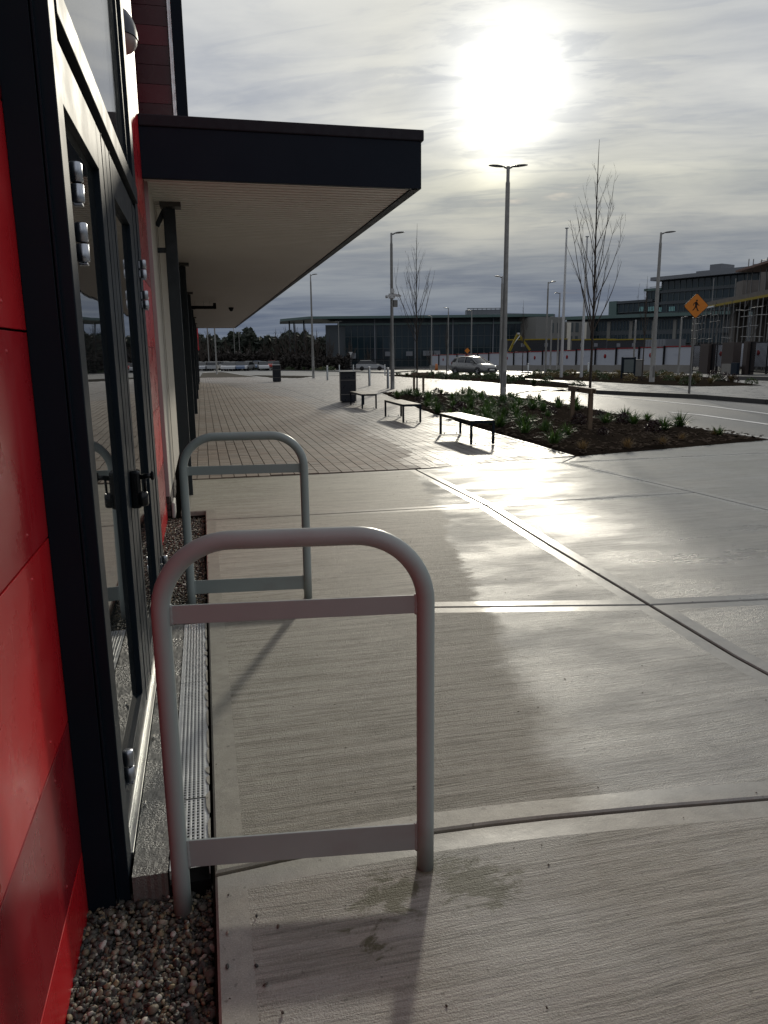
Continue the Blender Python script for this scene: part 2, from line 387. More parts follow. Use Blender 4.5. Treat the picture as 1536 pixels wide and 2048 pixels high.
M_stone = mat('white_stone', (.5, .48, .44), .6, var=.2, vscale=15, bump=.4)
def glassy(name, col, rough=.02, ior=1.6, dirt=.15, scale=40):
    m = bpy.data.materials.new(name); m.use_nodes = True; t = NT(m.node_tree); t.n.clear()
    b = t.new('ShaderNodeBsdfPrincipled'); t.l.new(b.outputs[0], t.new('ShaderNodeOutputMaterial').inputs[0])
    pos = t.new('ShaderNodeTexCoord').outputs['Object']
    sp = t.ss(t.noise(pos, scale*4, 3, .7), .60, .70)
    rn = t.ss(t.noise(t.vmath('MULTIPLY', pos, (1, 1, .15)), scale, 4, .6), .5, .8)
    d = t.math('MULTIPLY', t.math('ADD', sp, rn), dirt)
    t.put(b.inputs['Base Color'], t.mix(d, col, (.25, .25, .24)))
    t.put(b.inputs['Roughness'], t.math('ADD', t.math('MULTIPLY', d, .5), rough))
    b.inputs['IOR'].default_value = ior
    t.put(b.inputs['Normal'], t.bump(t.noise(pos, 1.3, 2), .06, .02))
    return m
M_glass = glassy('door_glass', (.012, .014, .015), .012, 3.2, .10)
M_glassu = glassy('rain_spotted_glass', (.05, .055, .058), .035, 3.6, .14, 26)
M_glassf = glassy('far_glass', (.012, .026, .034), .08, 1.5, .05, 3)
def red_mat(name, col):
    m = mat(name, col, .30, var=.09, vscale=2.2, rvar=.06, spec=.55)
    t = NT(m.node_tree); b = next(n for n in t.n if n.type == 'BSDF_PRINCIPLED')
    pos = t.new('ShaderNodeNewGeometry').outputs['Position']; old = b.inputs['Base Color'].links[0].from_socket
    run = t.ss(t.noise(t.vmath('MULTIPLY', pos, (1, 34, .8)), 1, 5, .65), .52, .74)           # rain runs
    dust = t.math('MULTIPLY', t.ss(t.noise(pos, 5, 7, .7), .45, .8), .05)
    scr = t.math('MULTIPLY', t.ss(t.noise(t.vmath('MULTIPLY', pos, (1, 9, 60)), 1, 4, .8, 2.0), .72, .74), .12)
    f_ = t.math('ADD', t.math('ADD', t.math('MULTIPLY', run, .05), dust), scr)
    c = t.mix(f_, old, (.42, .30, .28)); t.put(b.inputs['Base Color'], c)
    rough0 = b.inputs['Roughness'].links[0].from_socket; t.put(b.inputs['Roughness'], t.math('ADD', rough0, t.math('MULTIPLY', f_, .9)))
    t.put(b.inputs['Normal'], t.bump(t.noise(pos, 1.2, 1), .05, .03))                     # slight oil-canning of the sheets
    return m
RED = [red_mat('cladding_red', (.58, .012, .018)), red_mat('cladding_dark_red', (.27, .008, .015)), red_mat('cladding_mid_red', (.44, .010, .018))]

# ------------------------------------------------------------------ the land
def polar_sheet():
    mb = MB(); rs = [0.5, 8, 20, 35, 40, 60, 90, 126, 128, 160, 240, 400, 800, 1600, 3500]; n = 48
    for r in rs:
        for k in range(n):
            t = 2*math.pi*k/n; x, y = r*math.sin(t), r*math.cos(t); mb.v.append((x, y, GZ(x, y)-(.35 if r < 100 else .12)))
    for i in range(len(rs)-1):
        for k in range(n): mb.face([i*n+k, (i+1)*n+k, (i+1)*n+(k+1) % n, i*n+(k+1) % n])
    mb.face(list(range(n))); return mb
struct('ground', polar_sheet(), M_earth)
def road_sheet():
    mb = MB(); xs = [-160,-80,-30,-8,-.3,5,9.4,20,40,60,90,130,180]; ys = [-40,-20,0,9.6]+[12+4*i for i in range(9)]+[50+6*i for i in range(14)]+[150,170,200,240]
    for i in range(len(xs)-1):
        for j in range(len(ys)-1):
            x0, x1, y0, y1 = xs[i], xs[i+1], ys[j], ys[j+1]
            if (y1 <= 9.61 and x1 <= 9.41) or (x1 <= -.29 and y1 <= 50.5): continue
            b = len(mb.v)
            for x, y in ((x0,y0),(x1,y0),(x1,y1),(x0,y1)): mb.v.append((x, y, GZ(x, y)-.012))
            mb.face([b, b+1, b+2, b+3])
    return mb
struct('road', road_sheet(), M_asph)

# ------------------------------------------------------------------ concrete slabs
base = MB().box(-.06, 14, -4, 9.58, -.30, -.045); base.box(-.3, -.06, 7.62, 9.58, -.30, -.045)
pave = struct('pavement', base, M_joint)
def slab(poly, parent, gap=.0085, band=.085):
    bm = bmesh.new(); vs = [bm.verts.new((x, y, 0)) for x, y in poly]; f = bm.faces.new(vs); f.normal_update()
    if f.normal.z < 0: f.normal_flip()
    f.material_index = 1
    bmesh.ops.inset_region(bm, faces=[f], thickness=gap, depth=0, use_boundary=True, use_even_offset=True)
    outer = [v for v in bm.verts if any(e.is_boundary for e in v.link_edges)]
    # drop the outermost ring as the slab's side: first pull the gap in
    inner = f
    bm2 = bmesh.new(); mp = [bm2.verts.new(v.co) for v in inner.verts]; f2 = bm2.faces.new(mp); bm.free(); f2.normal_update()
    if f2.normal.z < 0: f2.normal_flip()
    f2.material_index = 1
    bmesh.ops.inset_region(bm2, faces=[f2], thickness=.007, depth=0, use_boundary=True, use_even_offset=True)
    ring = [v for v in bm2.verts if v not in f2.verts[:]]
    ringset = set(ring)
    for v in ring: v.co.z = -.006
    bmesh.ops.inset_region(bm2, faces=[f2], thickness=band, depth=0, use_boundary=True, use_even_offset=True)
    for q in bm2.faces: q.material_index = 1
    f2.material_index = 0
    be = [e for e in bm2.edges if e.is_boundary]
    ex = bmesh.ops.extrude_edge_only(bm2, edges=be)
    for v in [g_ for g_ in ex['geom'] if isinstance(g_, bmesh.types.BMVert)]: v.co.z = -.044
    for q in bm2.faces:
        if abs(q.normal.z) < .5: q.material_index = 1
    bmesh.ops.recalc_face_normals(bm2, faces=bm2.faces[:])
    if f2.normal.z < 0: bmesh.ops.reverse_faces(bm2, faces=bm2.faces[:])
    me = bpy.data.meshes.new('concrete_slab'); bm2.to_mesh(me); bm2.free()
    me.materials.append(M_brush); me.materials.append(M_trowel)
    return obj('concrete_slab', me, None, parent)
J0 = [(-.06, 2.072), (.15, 2.090), (.4, 2.104), (.65, 2.107), (.85, 2.099), (1.05, 2.085), (1.45, 2.046), (1.83, 2.0), (2.2, 1.955), (2.62, 1.91)]
J1 = [(-.06, 4.41), (.55, 4.34), (1.32, 4.23), (2.61, 3.93)]
J2 = [(-.06, 7.18), (.94, 7.14), (2.75, 7.11)]
J3 = [(-.3, 9.62), (1.47, 9.60), (2.71, 9.62)]
L1 = [(2.61, 3.93), (2.66, 5.4), (2.75, 7.11), (2.71, 9.62)]
L1b = [(2.62, -4), (2.62, 1.93), (2.58, 3.1), (2.61, 3.93)]
slab([(-.06, -4), (2.62, -4)] + J0[::-1], pave)
slab(J0 + [(2.58, 3.1)] + J1[::-1], pave)
slab(J1 + [(2.66, 5.4)] + J2[::-1], pave)
slab([(-.06, 7.18)] + J2[1:] + J3[::-1] + [(-.3, 7.62), (-.06, 7.62)], pave)
slab([(2.62, -4), (5.35, -4), (5.3, 3.62), (3.41, 3.83), (2.61, 3.93), (2.58, 3.1), (2.62, 1.91)], pave)
slab([(2.61, 3.93), (3.41, 3.83), (5.3, 3.62), (5.3, 6.1), (5.2, 7.11), (2.75, 7.11), (2.66, 5.4)], pave)
slab([(2.75, 7.11), (5.2, 7.11), (4.87, 9.62), (2.71, 9.62)], pave)
slab([(5.3, 6.1), (14, 6.3), (14, 9.62), (4.87, 9.62), (5.2, 7.11)], pave)
slab([(5.35, -4), (14, -4), (14, 6.3), (5.3, 6.1), (5.3, 3.62)], pave)
# the strip that closes the slabs against the planting bed
slab([(2.75, 9.63), (4.87, 9.63), (5.32, 10.12), (4.87, 10.06)], pave, band=.03)
slab([(4.95, 9.63), (14, 9.63), (14, 11.6), (9.4, 11.0), (5.32, 10.12)], pave, band=.05)

# ------------------------------------------------------------------ block paving
bedP = [(5.32,10.12),(9.40,11.0),(9.34,14.5),(9.75,17.0),(10.18,19.5),(10.15,22.3),(9.9,24.4),(8.67,26.1),(6.7,28.8),(5.7,19.3),(5.45,15.2)]
def inside(x, y, P):
    c = False; n = len(P)
    for i in range(n):
        x0, y0 = P[i][:2]; x1, y1 = P[(i+1) % n][:2]
        if (y0 > y) != (y1 > y) and x < (x1-x0)*(y-y0)/(y1-y0)+x0: c = not c
    return c
kerbline = [G(*p) for p in [(1160,772),(1145,778),(1090,783),(1000,792)]]
paveP = [(-.3,9.64),(2.71,9.64),(4.87,10.07),(5.32,10.14)]+[tuple(p) for p in bedP[::-1][:-1][:4]]
paveP = [(-.3,9.64),(2.71,9.64),(4.8,10.05),(5.32,10.16),(5.45,15.2),(5.7,19.3),(6.7,28.8),(8.67,26.1),(9.9,24.4)] + \
        [tuple(G(*p))[:2] for p in [(1060,783),(1150,776),(1195,782),(1085,771),(980,763),(860,757),(770,752),(700,750),(640,752),(600,757),(542,756),(500,750),(442,744),(405,746)]] + [(-.3, 62)]
deck = MB()
jb = [(x, y) for x, y in paveP]
deck = MB(); n_ = len(jb); deck.v = [(x, y, GZ(x, y)-.008) for x, y in jb]
bm = bmesh.new(); f = bm.faces.new([bm.verts.new(v) for v in deck.v]); bmesh.ops.triangulate(bm, faces=[f])
for ff in bm.faces:
    if ff.normal.z < 0: ff.normal_flip()
deck = MB().bm(bm)
precinct = struct('paved_precinct', deck, M_sand)
def block(mb, x0, x1, y0, y1, z):
    b = len(mb.v); c = .0035
    mb.v += [(x0, y0, z-.02), (x1, y0, z-.02), (x1, y1, z-.02), (x0, y1, z-.02), (x0+c, y0+c, z), (x1-c, y0+c, z), (x1-c, y1-c, z), (x0+c, y1-c, z)]
    mb.face([b+4, b+5, b+6, b+7])
    for k in range(4): mb.face([b+k, b+(k+1) % 4, b+4+(k+1) % 4, b+4+k])
blocks = []
WX = .155
for i in range(int(15.5/WX)):
    x = -.3 + i*WX
    y = 9.64 + random.uniform(0, .05) if x < 2.65 else 9.64+max(0, (x-2.7)*.2)
    while y < 62:
        k = 1 if y < 24 else 2 if y < 36 else 4
        L = random.choice((.155, .20, .235))*k
        if inside(x+WX/2, y+L/2, paveP) and inside(x+WX/2, y+.02, paveP): blocks.append((x+.0015, y, L))
        y += L
blocks.sort(key=lambda b: b[1]**2+(b[0]-1.5)**2)
near, rest = blocks[:300], blocks[300:]
pm = {}
for x, y, L in near:
    if L not in pm:
        q = MB(); block(q, 0, WX-.004, 0, L-.003, 0); pm[L] = mesh('paving_block', q, M_paver)
    o = obj('paving_block', pm[L], None, precinct); o.location = (x, y, GZ(x, y)+.006+random.uniform(-.0015, .0015))
q = MB()
for x, y, L in rest: block(q, x, x+WX-.0045, y, y+L-.003, GZ(x, y)+.006+random.uniform(-.0015, .0015))
obj('paving_block_field', q, M_paver, precinct, kind='stuff')
# slot drain
q = MB(); pts = [Vector((3.02, 9.72, 0)), Vector((3.22, 12.2, 0)), Vector((3.44, 14.85, 0)), Vector((3.66, 20, 0)), Vector((3.77, 25.1, 0)), Vector((3.6, 31, 0)), Vector((3.23, 38, 0))]
for off, w_, z_ in ((0, .016, .0085), (.06, .012, .0085)):
    q.cur = 1
    for a_, b_ in zip(pts, pts[1:]):
        q.beam(a_+Vector((off, 0, GZ(a_.x, a_.y)+z_-.01)), b_+Vector((off, 0, GZ(b_.x, b_.y)+z_-.01)), w_, .02)
o = obj('slot_drain', q, [M_joint, M_dkerb]); o['label'] = 'long dark slot drain curving through the block paving past the benches'; o['category'] = 'drain'

# ------------------------------------------------------------------ kerbs, footway and road paint
def strip(mb, pts, w, z0, z1):
    for a_, b_ in zip(pts, pts[1:]): mb.beam((a_[0], a_[1], GZ(a_[0], a_[1])+(z0+z1)/2), (b_[0], b_[1], GZ(b_[0], b_[1])+(z0+z1)/2), w, z1-z0)
q = MB(); strip(q, [G(1120,777), G(1180,789), G(1300,800), G(1420,812), G(1536,827), Vector((14.5, 9, 0))], .12, -.02, -.004)
strip(q, [G(1340,824), G(1400,829), G(1536,848), Vector((12.3, 8.5, 0))], .13, -.02, -.004)
struct('road_markings', q, M_line)
q = MB(); bp = bedP[1:10]
strip(q, [(9.5,10.9),(9.45,14.5),(9.87,17.0),(10.3,19.5),(10.27,22.4),(10.0,24.5),(8.7,26.25),(6.8,29.0)], .14, -.02, .014)
strip(q, [(5.28,10.12),(5.38,15.2),(5.63,19.3),(6.66,28.9)], .05, -.02, .012)
strip(q, [G(1150,775), G(1090,783), G(1060,788), G(1000,794)], .12, -.02, .010)
strip(q, [G(405,745), G(442,743), G(480,749), G(542,757), G(600,758), G(700,751)], .28, -.02, .012)
struct('flush_kerb', q, M_kerb)
footP = [tuple(G(*p, .1))[:2] for p in [(1150,772),(1195,781),(1280,785),(1400,790),(1536,800)]] + [(17,13),(20,6),(60,6),(62,28),(45,36)] + \
        [tuple(G(*p, .1))[:2] for p in [(1536,764),(1420,757),(1330,755),(1180,752),(1060,752),(1040,757),(1110,763),(1195,773)]]
q = MB(); n_ = len(footP)
bm = bmesh.new(); vs = [bm.verts.new((x, y, GZ(x, y)+.10)) for x, y in footP]; f = bm.faces.new(vs)
ex = bmesh.ops.extrude_edge_only(bm, edges=bm.edges[:])
for v in ex['geom']:
    if isinstance(v, bmesh.types.BMVert): v.co.z -= .16
bmesh.ops.triangulate(bm, faces=[f]); bmesh.ops.recalc_face_normals(bm, faces=bm.faces[:])
q.bm(bm); struct('footway', q, M_foot)
q = MB()
kp = [Vector((x, y, 0)) for x, y in footP[:6]]
for a_, b_ in zip(kp, kp[1:]):
    n_ = max(1, int((b_-a_).length/.9))
    for k in range(n_):
        p0 = a_.lerp(b_, k/n_); p1 = a_.lerp(b_, (k+.985)/n_)
        q.beam((p0.x, p0.y, GZ(p0.x, p0.y)+.055), (p1.x, p1.y, GZ(p1.x, p1.y)+.055), .15, .125)
struct('raised_kerb', q, M_dkerb)
q = MB()
strip(q, [G(1270,755,.05), G(1330,755,.05), G(1400,753,.05)], .25, -.05, .16)
strip(q, [G(1458,756,.05), G(1536,758,.05), G(1640,762,.05)], .25, -.05, .16)
strip(q, [G(360,741), G(440,740), G(520,740), G(560,741), G(600,742), G(700,744), G(780,747), G(830,742)], .2, -.02, .12)
strip(q, [G(440,737), G(560,735), G(760,738), G(910,741), G(1060,746)], .2, -.02, .10)
struct('far_kerb', q, M_dkerb)
q = MB()
for a_, b_ in [((360,738.5),(560,737)), ((560,737),(860,738.5)), ((860,738.5),(1060,744)), ((560,743),(760,747)), ((930,744),(1060,748))]:
    strip(q, [G(*a_), G(*b_)], 1.1, -.02, .02)
struct('far_footway', q, M_kerb)

# ------------------------------------------------------------------ the shop building
shop = thing('retail_building', 'red panelled shop building with dark glazed entrance doors and a deep canopy beyond', 'building', (-.43, 2.1, 0))
SH = shop
def part(name, mb, m, par=shop, **k):
    """part given in world coordinates, parented to the shop (or to one of its parts)"""
    o = obj(name, mb, m, par, **k); o.location = Vector((0,0,0)) - (shop.location if par is shop else Vector((0,0,0)))
    return o
part('wall_core', MB().box(-6, -.455, -4, 7.6, -.34, 9), M_black)
ZJ = [-.12, .11, .53, 1.07, 1.61, 2.15, 2.69, 3.23, 3.77, 4.31, 4.85, 5.39, 5.93, 6.47, 7.0]
tones = [0, 1, 0, 2, 0, 1, 2, 0, 2, 0, 1, 0, 2, 0]
def rivets(pan, pts):
    q = MB()
    for y_, z_, x_ in pts: q.lathe([(.0001, .0032), (.0036, .0024), (.0052, 0)], (x_, y_, z_), 10, 'x')
    r_ = obj('rivets', q, pan.data.materials[0], pan, kind='stuff'); return r_
def clad(y0, y1, joints, face):
    for i in range(len(ZJ)-1):
        for a_, b_ in zip([y0]+joints, joints+[y1]):
            p = part('cladding_panel', MB().box(face-.012, face, a_+.003, b_-.003, ZJ[i]+.003, ZJ[i+1]-.003, .0012), RED[tones[i]])
            if i in (1, 2, 3, 4, 5, 7, 8, 9):
                z0, z1 = ZJ[i]+.06, ZJ[i+1]-.05; pts = []
                for z_ in (z0, z1):
                    for y_ in (a_+.16, (a_+b_)/2, b_-.24): pts.append((y_, z_, face))
                rivets(p, pts)
clad(-3, 2.13, [-1.2, .5], -.43)
clad(5.06, 7.6, [6.3], -.42)
for y0, y1 in ((2.13, 5.06),):
    for i in range(9, 13): part('cladding_panel', MB().box(-.434, -.42, y0+.003, y1-.003, ZJ[i]+.3, ZJ[i+1]+.297, .0012), RED[tones[i]])
# entrance: frame
fr = MB()
fr.box(-.43, -.350, 2.12, 2.235, -.12, 4.62, .002).box(-.352, -.308, 2.135, 2.235, -.12, 4.62, .003).box(-.43, -.345, 2.235, 2.295, -.05, 4.62)
fr.box(-.345, -.3405, 2.117, 2.1345, -.12, 4.62)
fr.box(-.43, -.325, 4.87, 5.055, -.02, 4.62, .003)
fr.box(-.43, -.309, 2.285, 4.87, 2.41, 2.50, .003).box(-.43, -.32, 2.285, 4.87, 4.52, 4.62, .003)
frame = part('entrance_frame', fr, M_dark)
part('door_threshold', MB().box(-.345, -.322, 2.235, 4.87, -.02, .026, .002).box(-.321, -.302, 2.235, 4.87, -.02, .004, .001), M_plate)
def leaf(y0, y1, s0, s1, label):
    q = MB().box(-.41, -.330, y0, y0+s0, .03, 2.385, .003).box(-.41, -.330, y1-s1, y1, .03, 2.385, .003)
    q.box(-.41, -.330, y0+s0, y1-s1, 2.225, 2.385, .002).box(-.41, -.330, y0+s0, y1-s1, .03, .125, .002)
    for yy in (y0+s0*.55, y1-s1*.5): q.box(-.3305, -.3275, yy, yy+.008, .03, 2.385)
    l = part('door_leaf', q, M_dark); l['label'] = label
    for nm, mb_, mm in (('glass_pane', MB().box(-.365, -.352, y0+s0-.005, y1-s1+.005, .12, 2.23), M_glass),):
        o = obj(nm, mb_, mm, l)
    return l
leafA = leaf(2.30, 3.425, .07, .270, 'nearer glazed door leaf with the black lock handle')
leafB = leaf(3.435, 4.86, .23, .44, 'farther glazed door leaf')
up = part('transom_window', MB().box(-.405, -.345, 2.29, 2.33, 2.50, 4.52, .002).box(-.405, -.345, 4.80, 4.865, 2.50, 4.52, .002).box(-.405, -.345, 2.33, 4.80, 2.50, 2.545, .002), M_dark)
obj('glass_pane', MB().box(-.370, -.360, 2.32, 4.81, 2.54, 4.52), M_glassu, up)
def hinge(par, x, y, z, near=True):
    q = MB().lathe([(.0001, .052), (.015, .051), (.0175, .047), (.0175, .002), (.014, 0)], (x, y, z), 16)
    q.box(x-.035, x, y-.006, y+.012, z+.004, z+.044, .002)
    q.lathe([(.0001, -.054), (.015, -.053), (.0175, -.049), (.0175, -.006), (.014, -.004)][::-1], (x, y, z), 16)
    q.box(x-.035, x-.002, y-.002, y+.03, z-.048, z-.008, .002)
    q.box(x-.012, x+.012, y-.014, y+.014, z-.062, z-.055, .002)
    o = obj('hinge', q, M_alu, par); return o
for z_ in (2.01, 1.855, .262): hinge(leafA, -.303, 2.318, z_)
for z_ in (2.045, 1.87, .235): hinge(leafB, -.305, 4.85, z_)
q = MB().box(-.335, -.288, 3.345, 3.405, .895, 1.062, .012)
q.tube([(-.290, 3.372, 1.030), (-.262, 3.368, 1.034), (-.236, 3.36, 1.036)], [.011, .0105, .012], 12).box(-.244, -.230, 3.345, 3.385, 1.018, 1.056, .005)
q.lathe([(.0001, -.036), (.022, -.035), (.026, -.028), (.026, .018), (.021, .026), (.0001, .027)], (-.286, 3.365, .940), 18)
q.tube([(-.272, 3.372, .965), (-.270, 3.372, 1.03)], .006, 8)
obj('handle', q, [mat('handle_black', (.006, .007, .009), .16, .3, var=.05)], leafA)
# upper storey beyond, with the clad end wall
upper = part('upper_storey', MB().box(-6, -.46, 9.0, 48.3, 3.2, 9), M_black)
BRD = [red_mat('board_deep_red_shaded', (.075, .006, .012)), red_mat('board_wine_red_shaded', (.150, .007, .016))]  # two alternating dark reds, deepened to carry the shade on this end wall
z = 3.40; i = 0
while z < 6.2:
    part('cladding_board', MB().box(-.80, -.145, 8.975, 9.0, z+.002, z+.184, .001), BRD[(0, 1, 0, 0, 1, 0)[i % 6]]); z += .186; i += 1
part('corner_trim', MB().box(-.140, -.118, 8.93, 9.0, 3.4, 6.6, .002).box(-.118, -.104, 8.965, 9.0, 3.4, 6.6), mat('bright_trim', (.72, .72, .72), .22, .9, var=.1))
part('corner_fin', MB().box(-.102, .012, 8.90, 9.4, 3.4, 9, .004).box(-.46, .008, 9.4, 48.3, 3.4, 9), M_darkm)
# canopy
can = part('canopy', MB().box(-.42, 2.10, 7.46, 48.4, 3.14, 3.52), M_darkm)
q = MB()
y = 7.47
while y < 48.3:
    w_ = .125
    q.box(-.415, 2.055, y, y+w_-.035, 3.090, 3.145); q.box(-.415, 2.055, y+w_-.035, y+w_, 3.118, 3.145)
    y += w_
obj('soffit_ribs', q, M_soffit, can, kind='stuff')
fa = MB().box(-.42, 2.12, 7.40, 7.46, 3.078, 3.50, .003)
fa.box(2.06, 2.15, 7.405, 48.5, 3.078, 3.50, .003).box(-.42, 2.15, 48.4, 48.5, 3.078, 3.5)
obj('fascia', fa, M_darkm, can)
obj('roof_edge_trim', MB().box(-.42, 2.172, 7.385, 7.50, 3.502, 3.600, .010).box(2.05, 2.172, 7.50, 48.5, 3.502, 3.600, .010), mat('edge_trim', (.022, .023, .030), .55, spec=.2), can)
# the wall below the canopy
part('wall_return', MB().box(-.46, -.387, 7.604, 7.66, .17, 3.09), M_mauve)
part('rendered_wall', MB().box(-1.5, -.385, 7.661, 12.9, .17, 3.09).box(-.386, -.378, 8.9, 8.93, .17, 3.09), M_cream)
bb = MB().box(-.47, -.392, 7.606, 7.66, -.1, .17); part('plinth', bb, M_joint)
for r_ in range(3):
    part('brick', MB().box(-.455, -.389, 7.596+.002*(r_ % 2), 7.63, -.03+r_*.066, .029+r_*.066, .002), M_brick)
    for c_ in range(6): part('brick', MB().box(-.42, -.379, 7.64+c_*.226+(.11 if r_ % 2 else 0), 7.64+c_*.226+(.11 if r_ % 2 else 0)+.215, -.03+r_*.066, .029+r_*.066, .002), M_brick)
part('stone_quoin', MB().box(-.378, -.345, 7.62, 7.92, -.06, .10, .012), M_stone)
q = MB()
part('shopfront_glazing', MB().box(-.8, -.40, 12.92, 48.2, -.04, 3.09), M_glassf)
for y_ in [12.92+1.9*k for k in range(19)]: q.box(-.42, -.37, y_, y_+.07, 0, 3.09)
q.box(-.42, -.375, 12.92, 48.2, -.03, .12).box(-.42, -.375, 12.92, 48.2, 2.6, 3.09)
part('shopfront_frame', q, M_col)
for k, y_ in enumerate((8.62, 14.05, 20.5, 27.4, 34.2, 41.0, 47.6)):
    c_ = part('column', MB().box(-.302, -.180, y_-.06, y_+.06, GZ(0, y_)-.02, 3.03, .006), M_col)
    obj('head_plate', MB().box(-.33, -.12, y_-.10, y_+.10, 3.045, 3.09).box(-.27, -.21, y_-.03, y_+.03, 3.03, 3.045), M_dkerb, c_)
    obj('bracket', MB().beam((-.30, y_, 2.62), (-.385, y_, 2.62), .05, .05), M_col, c_)
    obj('gusset', MB().beam((-.29, y_, 3.02), (-.375, y_, 2.86), .03, .05), M_col, c_)
# far red post
rp = G(399, 731)
o = obj('red_column', MB().box(rp.x-.22, rp.x+.16, rp.y-.2, rp.y+.2, rp.z-.2, rp.z+9), RED[2]); o['label'] = 'tall red square column standing beyond the far end of the canopy'; o['category'] = 'column'

# wall light: a hooded half bowl on the red cladding
t = thing('wall_light', 'dark hooded wall light on the red cladding above the entrance', 'wall light', (-.42, 6.12, 3.72))
q = MB(); b = 0
def hood(mb, r, h, z0, th, sgn, n=12, m_=6):
    vs = []; 
    for j in range(m_+1):
        p = j/m_*math.pi/2
        for k in range(n+1):
            a_ = -math.pi/2 + math.pi*k/n
            vs.append((r*math.cos(a_)*math.cos(p)*.72, r*math.sin(a_)*math.cos(p), z0+sgn*h*math.sin(p)))
    fs = [(j*(n+1)+k, j*(n+1)+k+1, (j+1)*(n+1)+k+1, (j+1)*(n+1)+k) for j in range(m_) for k in range(n)]
    mb.smooth = True; mb.add(vs, fs); mb.smooth = False
hood(q, .16, .20, 0, 0, 1); q.box(0, .004, -.15, .15, -.09, .19)
obj('hood', q, mat('light_hood', (.035, .045, .065), .35, var=.1), t)
q = MB(); hood(q, .150, .085, -.003, 0, -1); obj('diffuser', q, mat('light_lens', (.42, .36, .34), .3), t)

# hanging sign bar and dome camera under the canopy
t = thing('hanging_sign', 'black horizontal sign bar hung from the canopy soffit on thin rods', 'sign', (.1, 24, 2.9))
obj('sign_board', MB().box(-.38, .36, -.03, .03, -.03, .06, .004).box(.33, .42, -.03, .03, -.03, .15, .004), M_black, t)
obj('rods', MB().tube([(-.2, 0, .06), (-.2, 0, .19)], .006, 6).tube([(.05, 0, .06), (.05, 0, .19)], .006, 6).tube([(.24, 0, .06), (.24, 0, .19)], .006, 6), M_steel, t)
t = thing('dome_camera', 'small black dome camera fixed to the canopy soffit', 'camera', (1.08, 27, 3.09))
obj('housing', MB().lathe([(.0001, 0), (.085, 0), (.085, -.05), (.07, -.06)], (0,0,0), 16), M_black, t)
obj('dome', MB().lathe([(.07, -.06), (.06, -.10), (.035, -.125), (.0001, -.135)], (0,0,0), 16), M_black, t)

# ------------------------------------------------------------------ door sill, drain and gravel
q = MB()
bm = bmesh.new(); bmesh.ops.create_grid(bm, x_segments=10, y_segments=120, size=.5)
for v in bm.verts:
    x = -.298+(v.co.x+.5)*.106; y = 2.12+(v.co.y+.5)*2.22
    if v.co.y < -.49: y += .006*random.random()
    if v.co.x > .46: x += random.uniform(-.0015, .001)
    v.co = Vector((x, y, -.004+random.uniform(-.0012, .0012)))
be = [e for e in bm.edges if e.is_boundary]; ex = bmesh.ops.extrude_edge_only(bm, edges=be)
for v in ex['geom']:
    if isinstance(v, bmesh.types.BMVert): v.co.z = -.2
bmesh.ops.recalc_face_normals(bm, faces=bm.faces[:])
q.bm(bm)
def sill_mat():
    m = bpy.data.materials.new('wet_rough_sill'); m.use_nodes = True; t = NT(m.node_tree); t.n.clear()
    b = t.new('ShaderNodeBsdfPrincipled'); t.l.new(b.outputs[0], t.new('ShaderNodeOutputMaterial').inputs[0])
    pos = t.new('ShaderNodeNewGeometry').outputs['Position']
    t.put(b.inputs['Base Color'], t.mix(t.noise(pos, 24, 6, .6), (.10, .10, .092), (.24, .235, .215)))
    pat = t.ss(t.noise(pos, 5, 3), .42, .58)
    t.put(b.inputs['Roughness'], t.mix(pat, (.55,)*3, (.24,)*3))
    t.put(b.inputs['Normal'], t.bump(t.noise(pos, 150, 3, .6), t.math('ADD', .25, t.math('MULTIPLY', pat, .7)), .006))
    return m
o = struct('door_sill', q, sill_mat())
q = MB()
for x, y in ((-.285, 2.50), (-.283, 2.98), (-.282, 3.32), (-.280, 3.62), (-.279, 3.95)): q.box(x-.004, x+.004, y-.012, y+.012, -.002, .012, .002)
obj('sill_fixings', q, M_chrome, o)
def grate_mat():
    m = bpy.data.materials.new('perforated_steel'); m.use_nodes = True; t = NT(m.node_tree); t.n.clear()
    b = t.new('ShaderNodeBsdfPrincipled'); t.l.new(b.outputs[0], t.new('ShaderNodeOutputMaterial').inputs[0])
    pos = t.new('ShaderNodeNewGeometry').outputs['Position']
    t.put(b.inputs['Base Color'], t.mix(t.noise(pos, 30, 5), (.42, .44, .44), (.66, .68, .68)))
    b.inputs['Metallic'].default_value = .35
    t.put(b.inputs['Roughness'], t.ss(t.noise(pos, 18, 5), .3, .7, .28, .5))
    return m
M_grate = grate_mat()
dr = thing('drain_channel', 'long perforated steel drainage channel running along the doorstep', 'drain', (-.125, 2.12, 0))
X0, X1 = -.188, -.066
bounds = [2.12, 2.50, 3.50, 4.33]
NX = 8
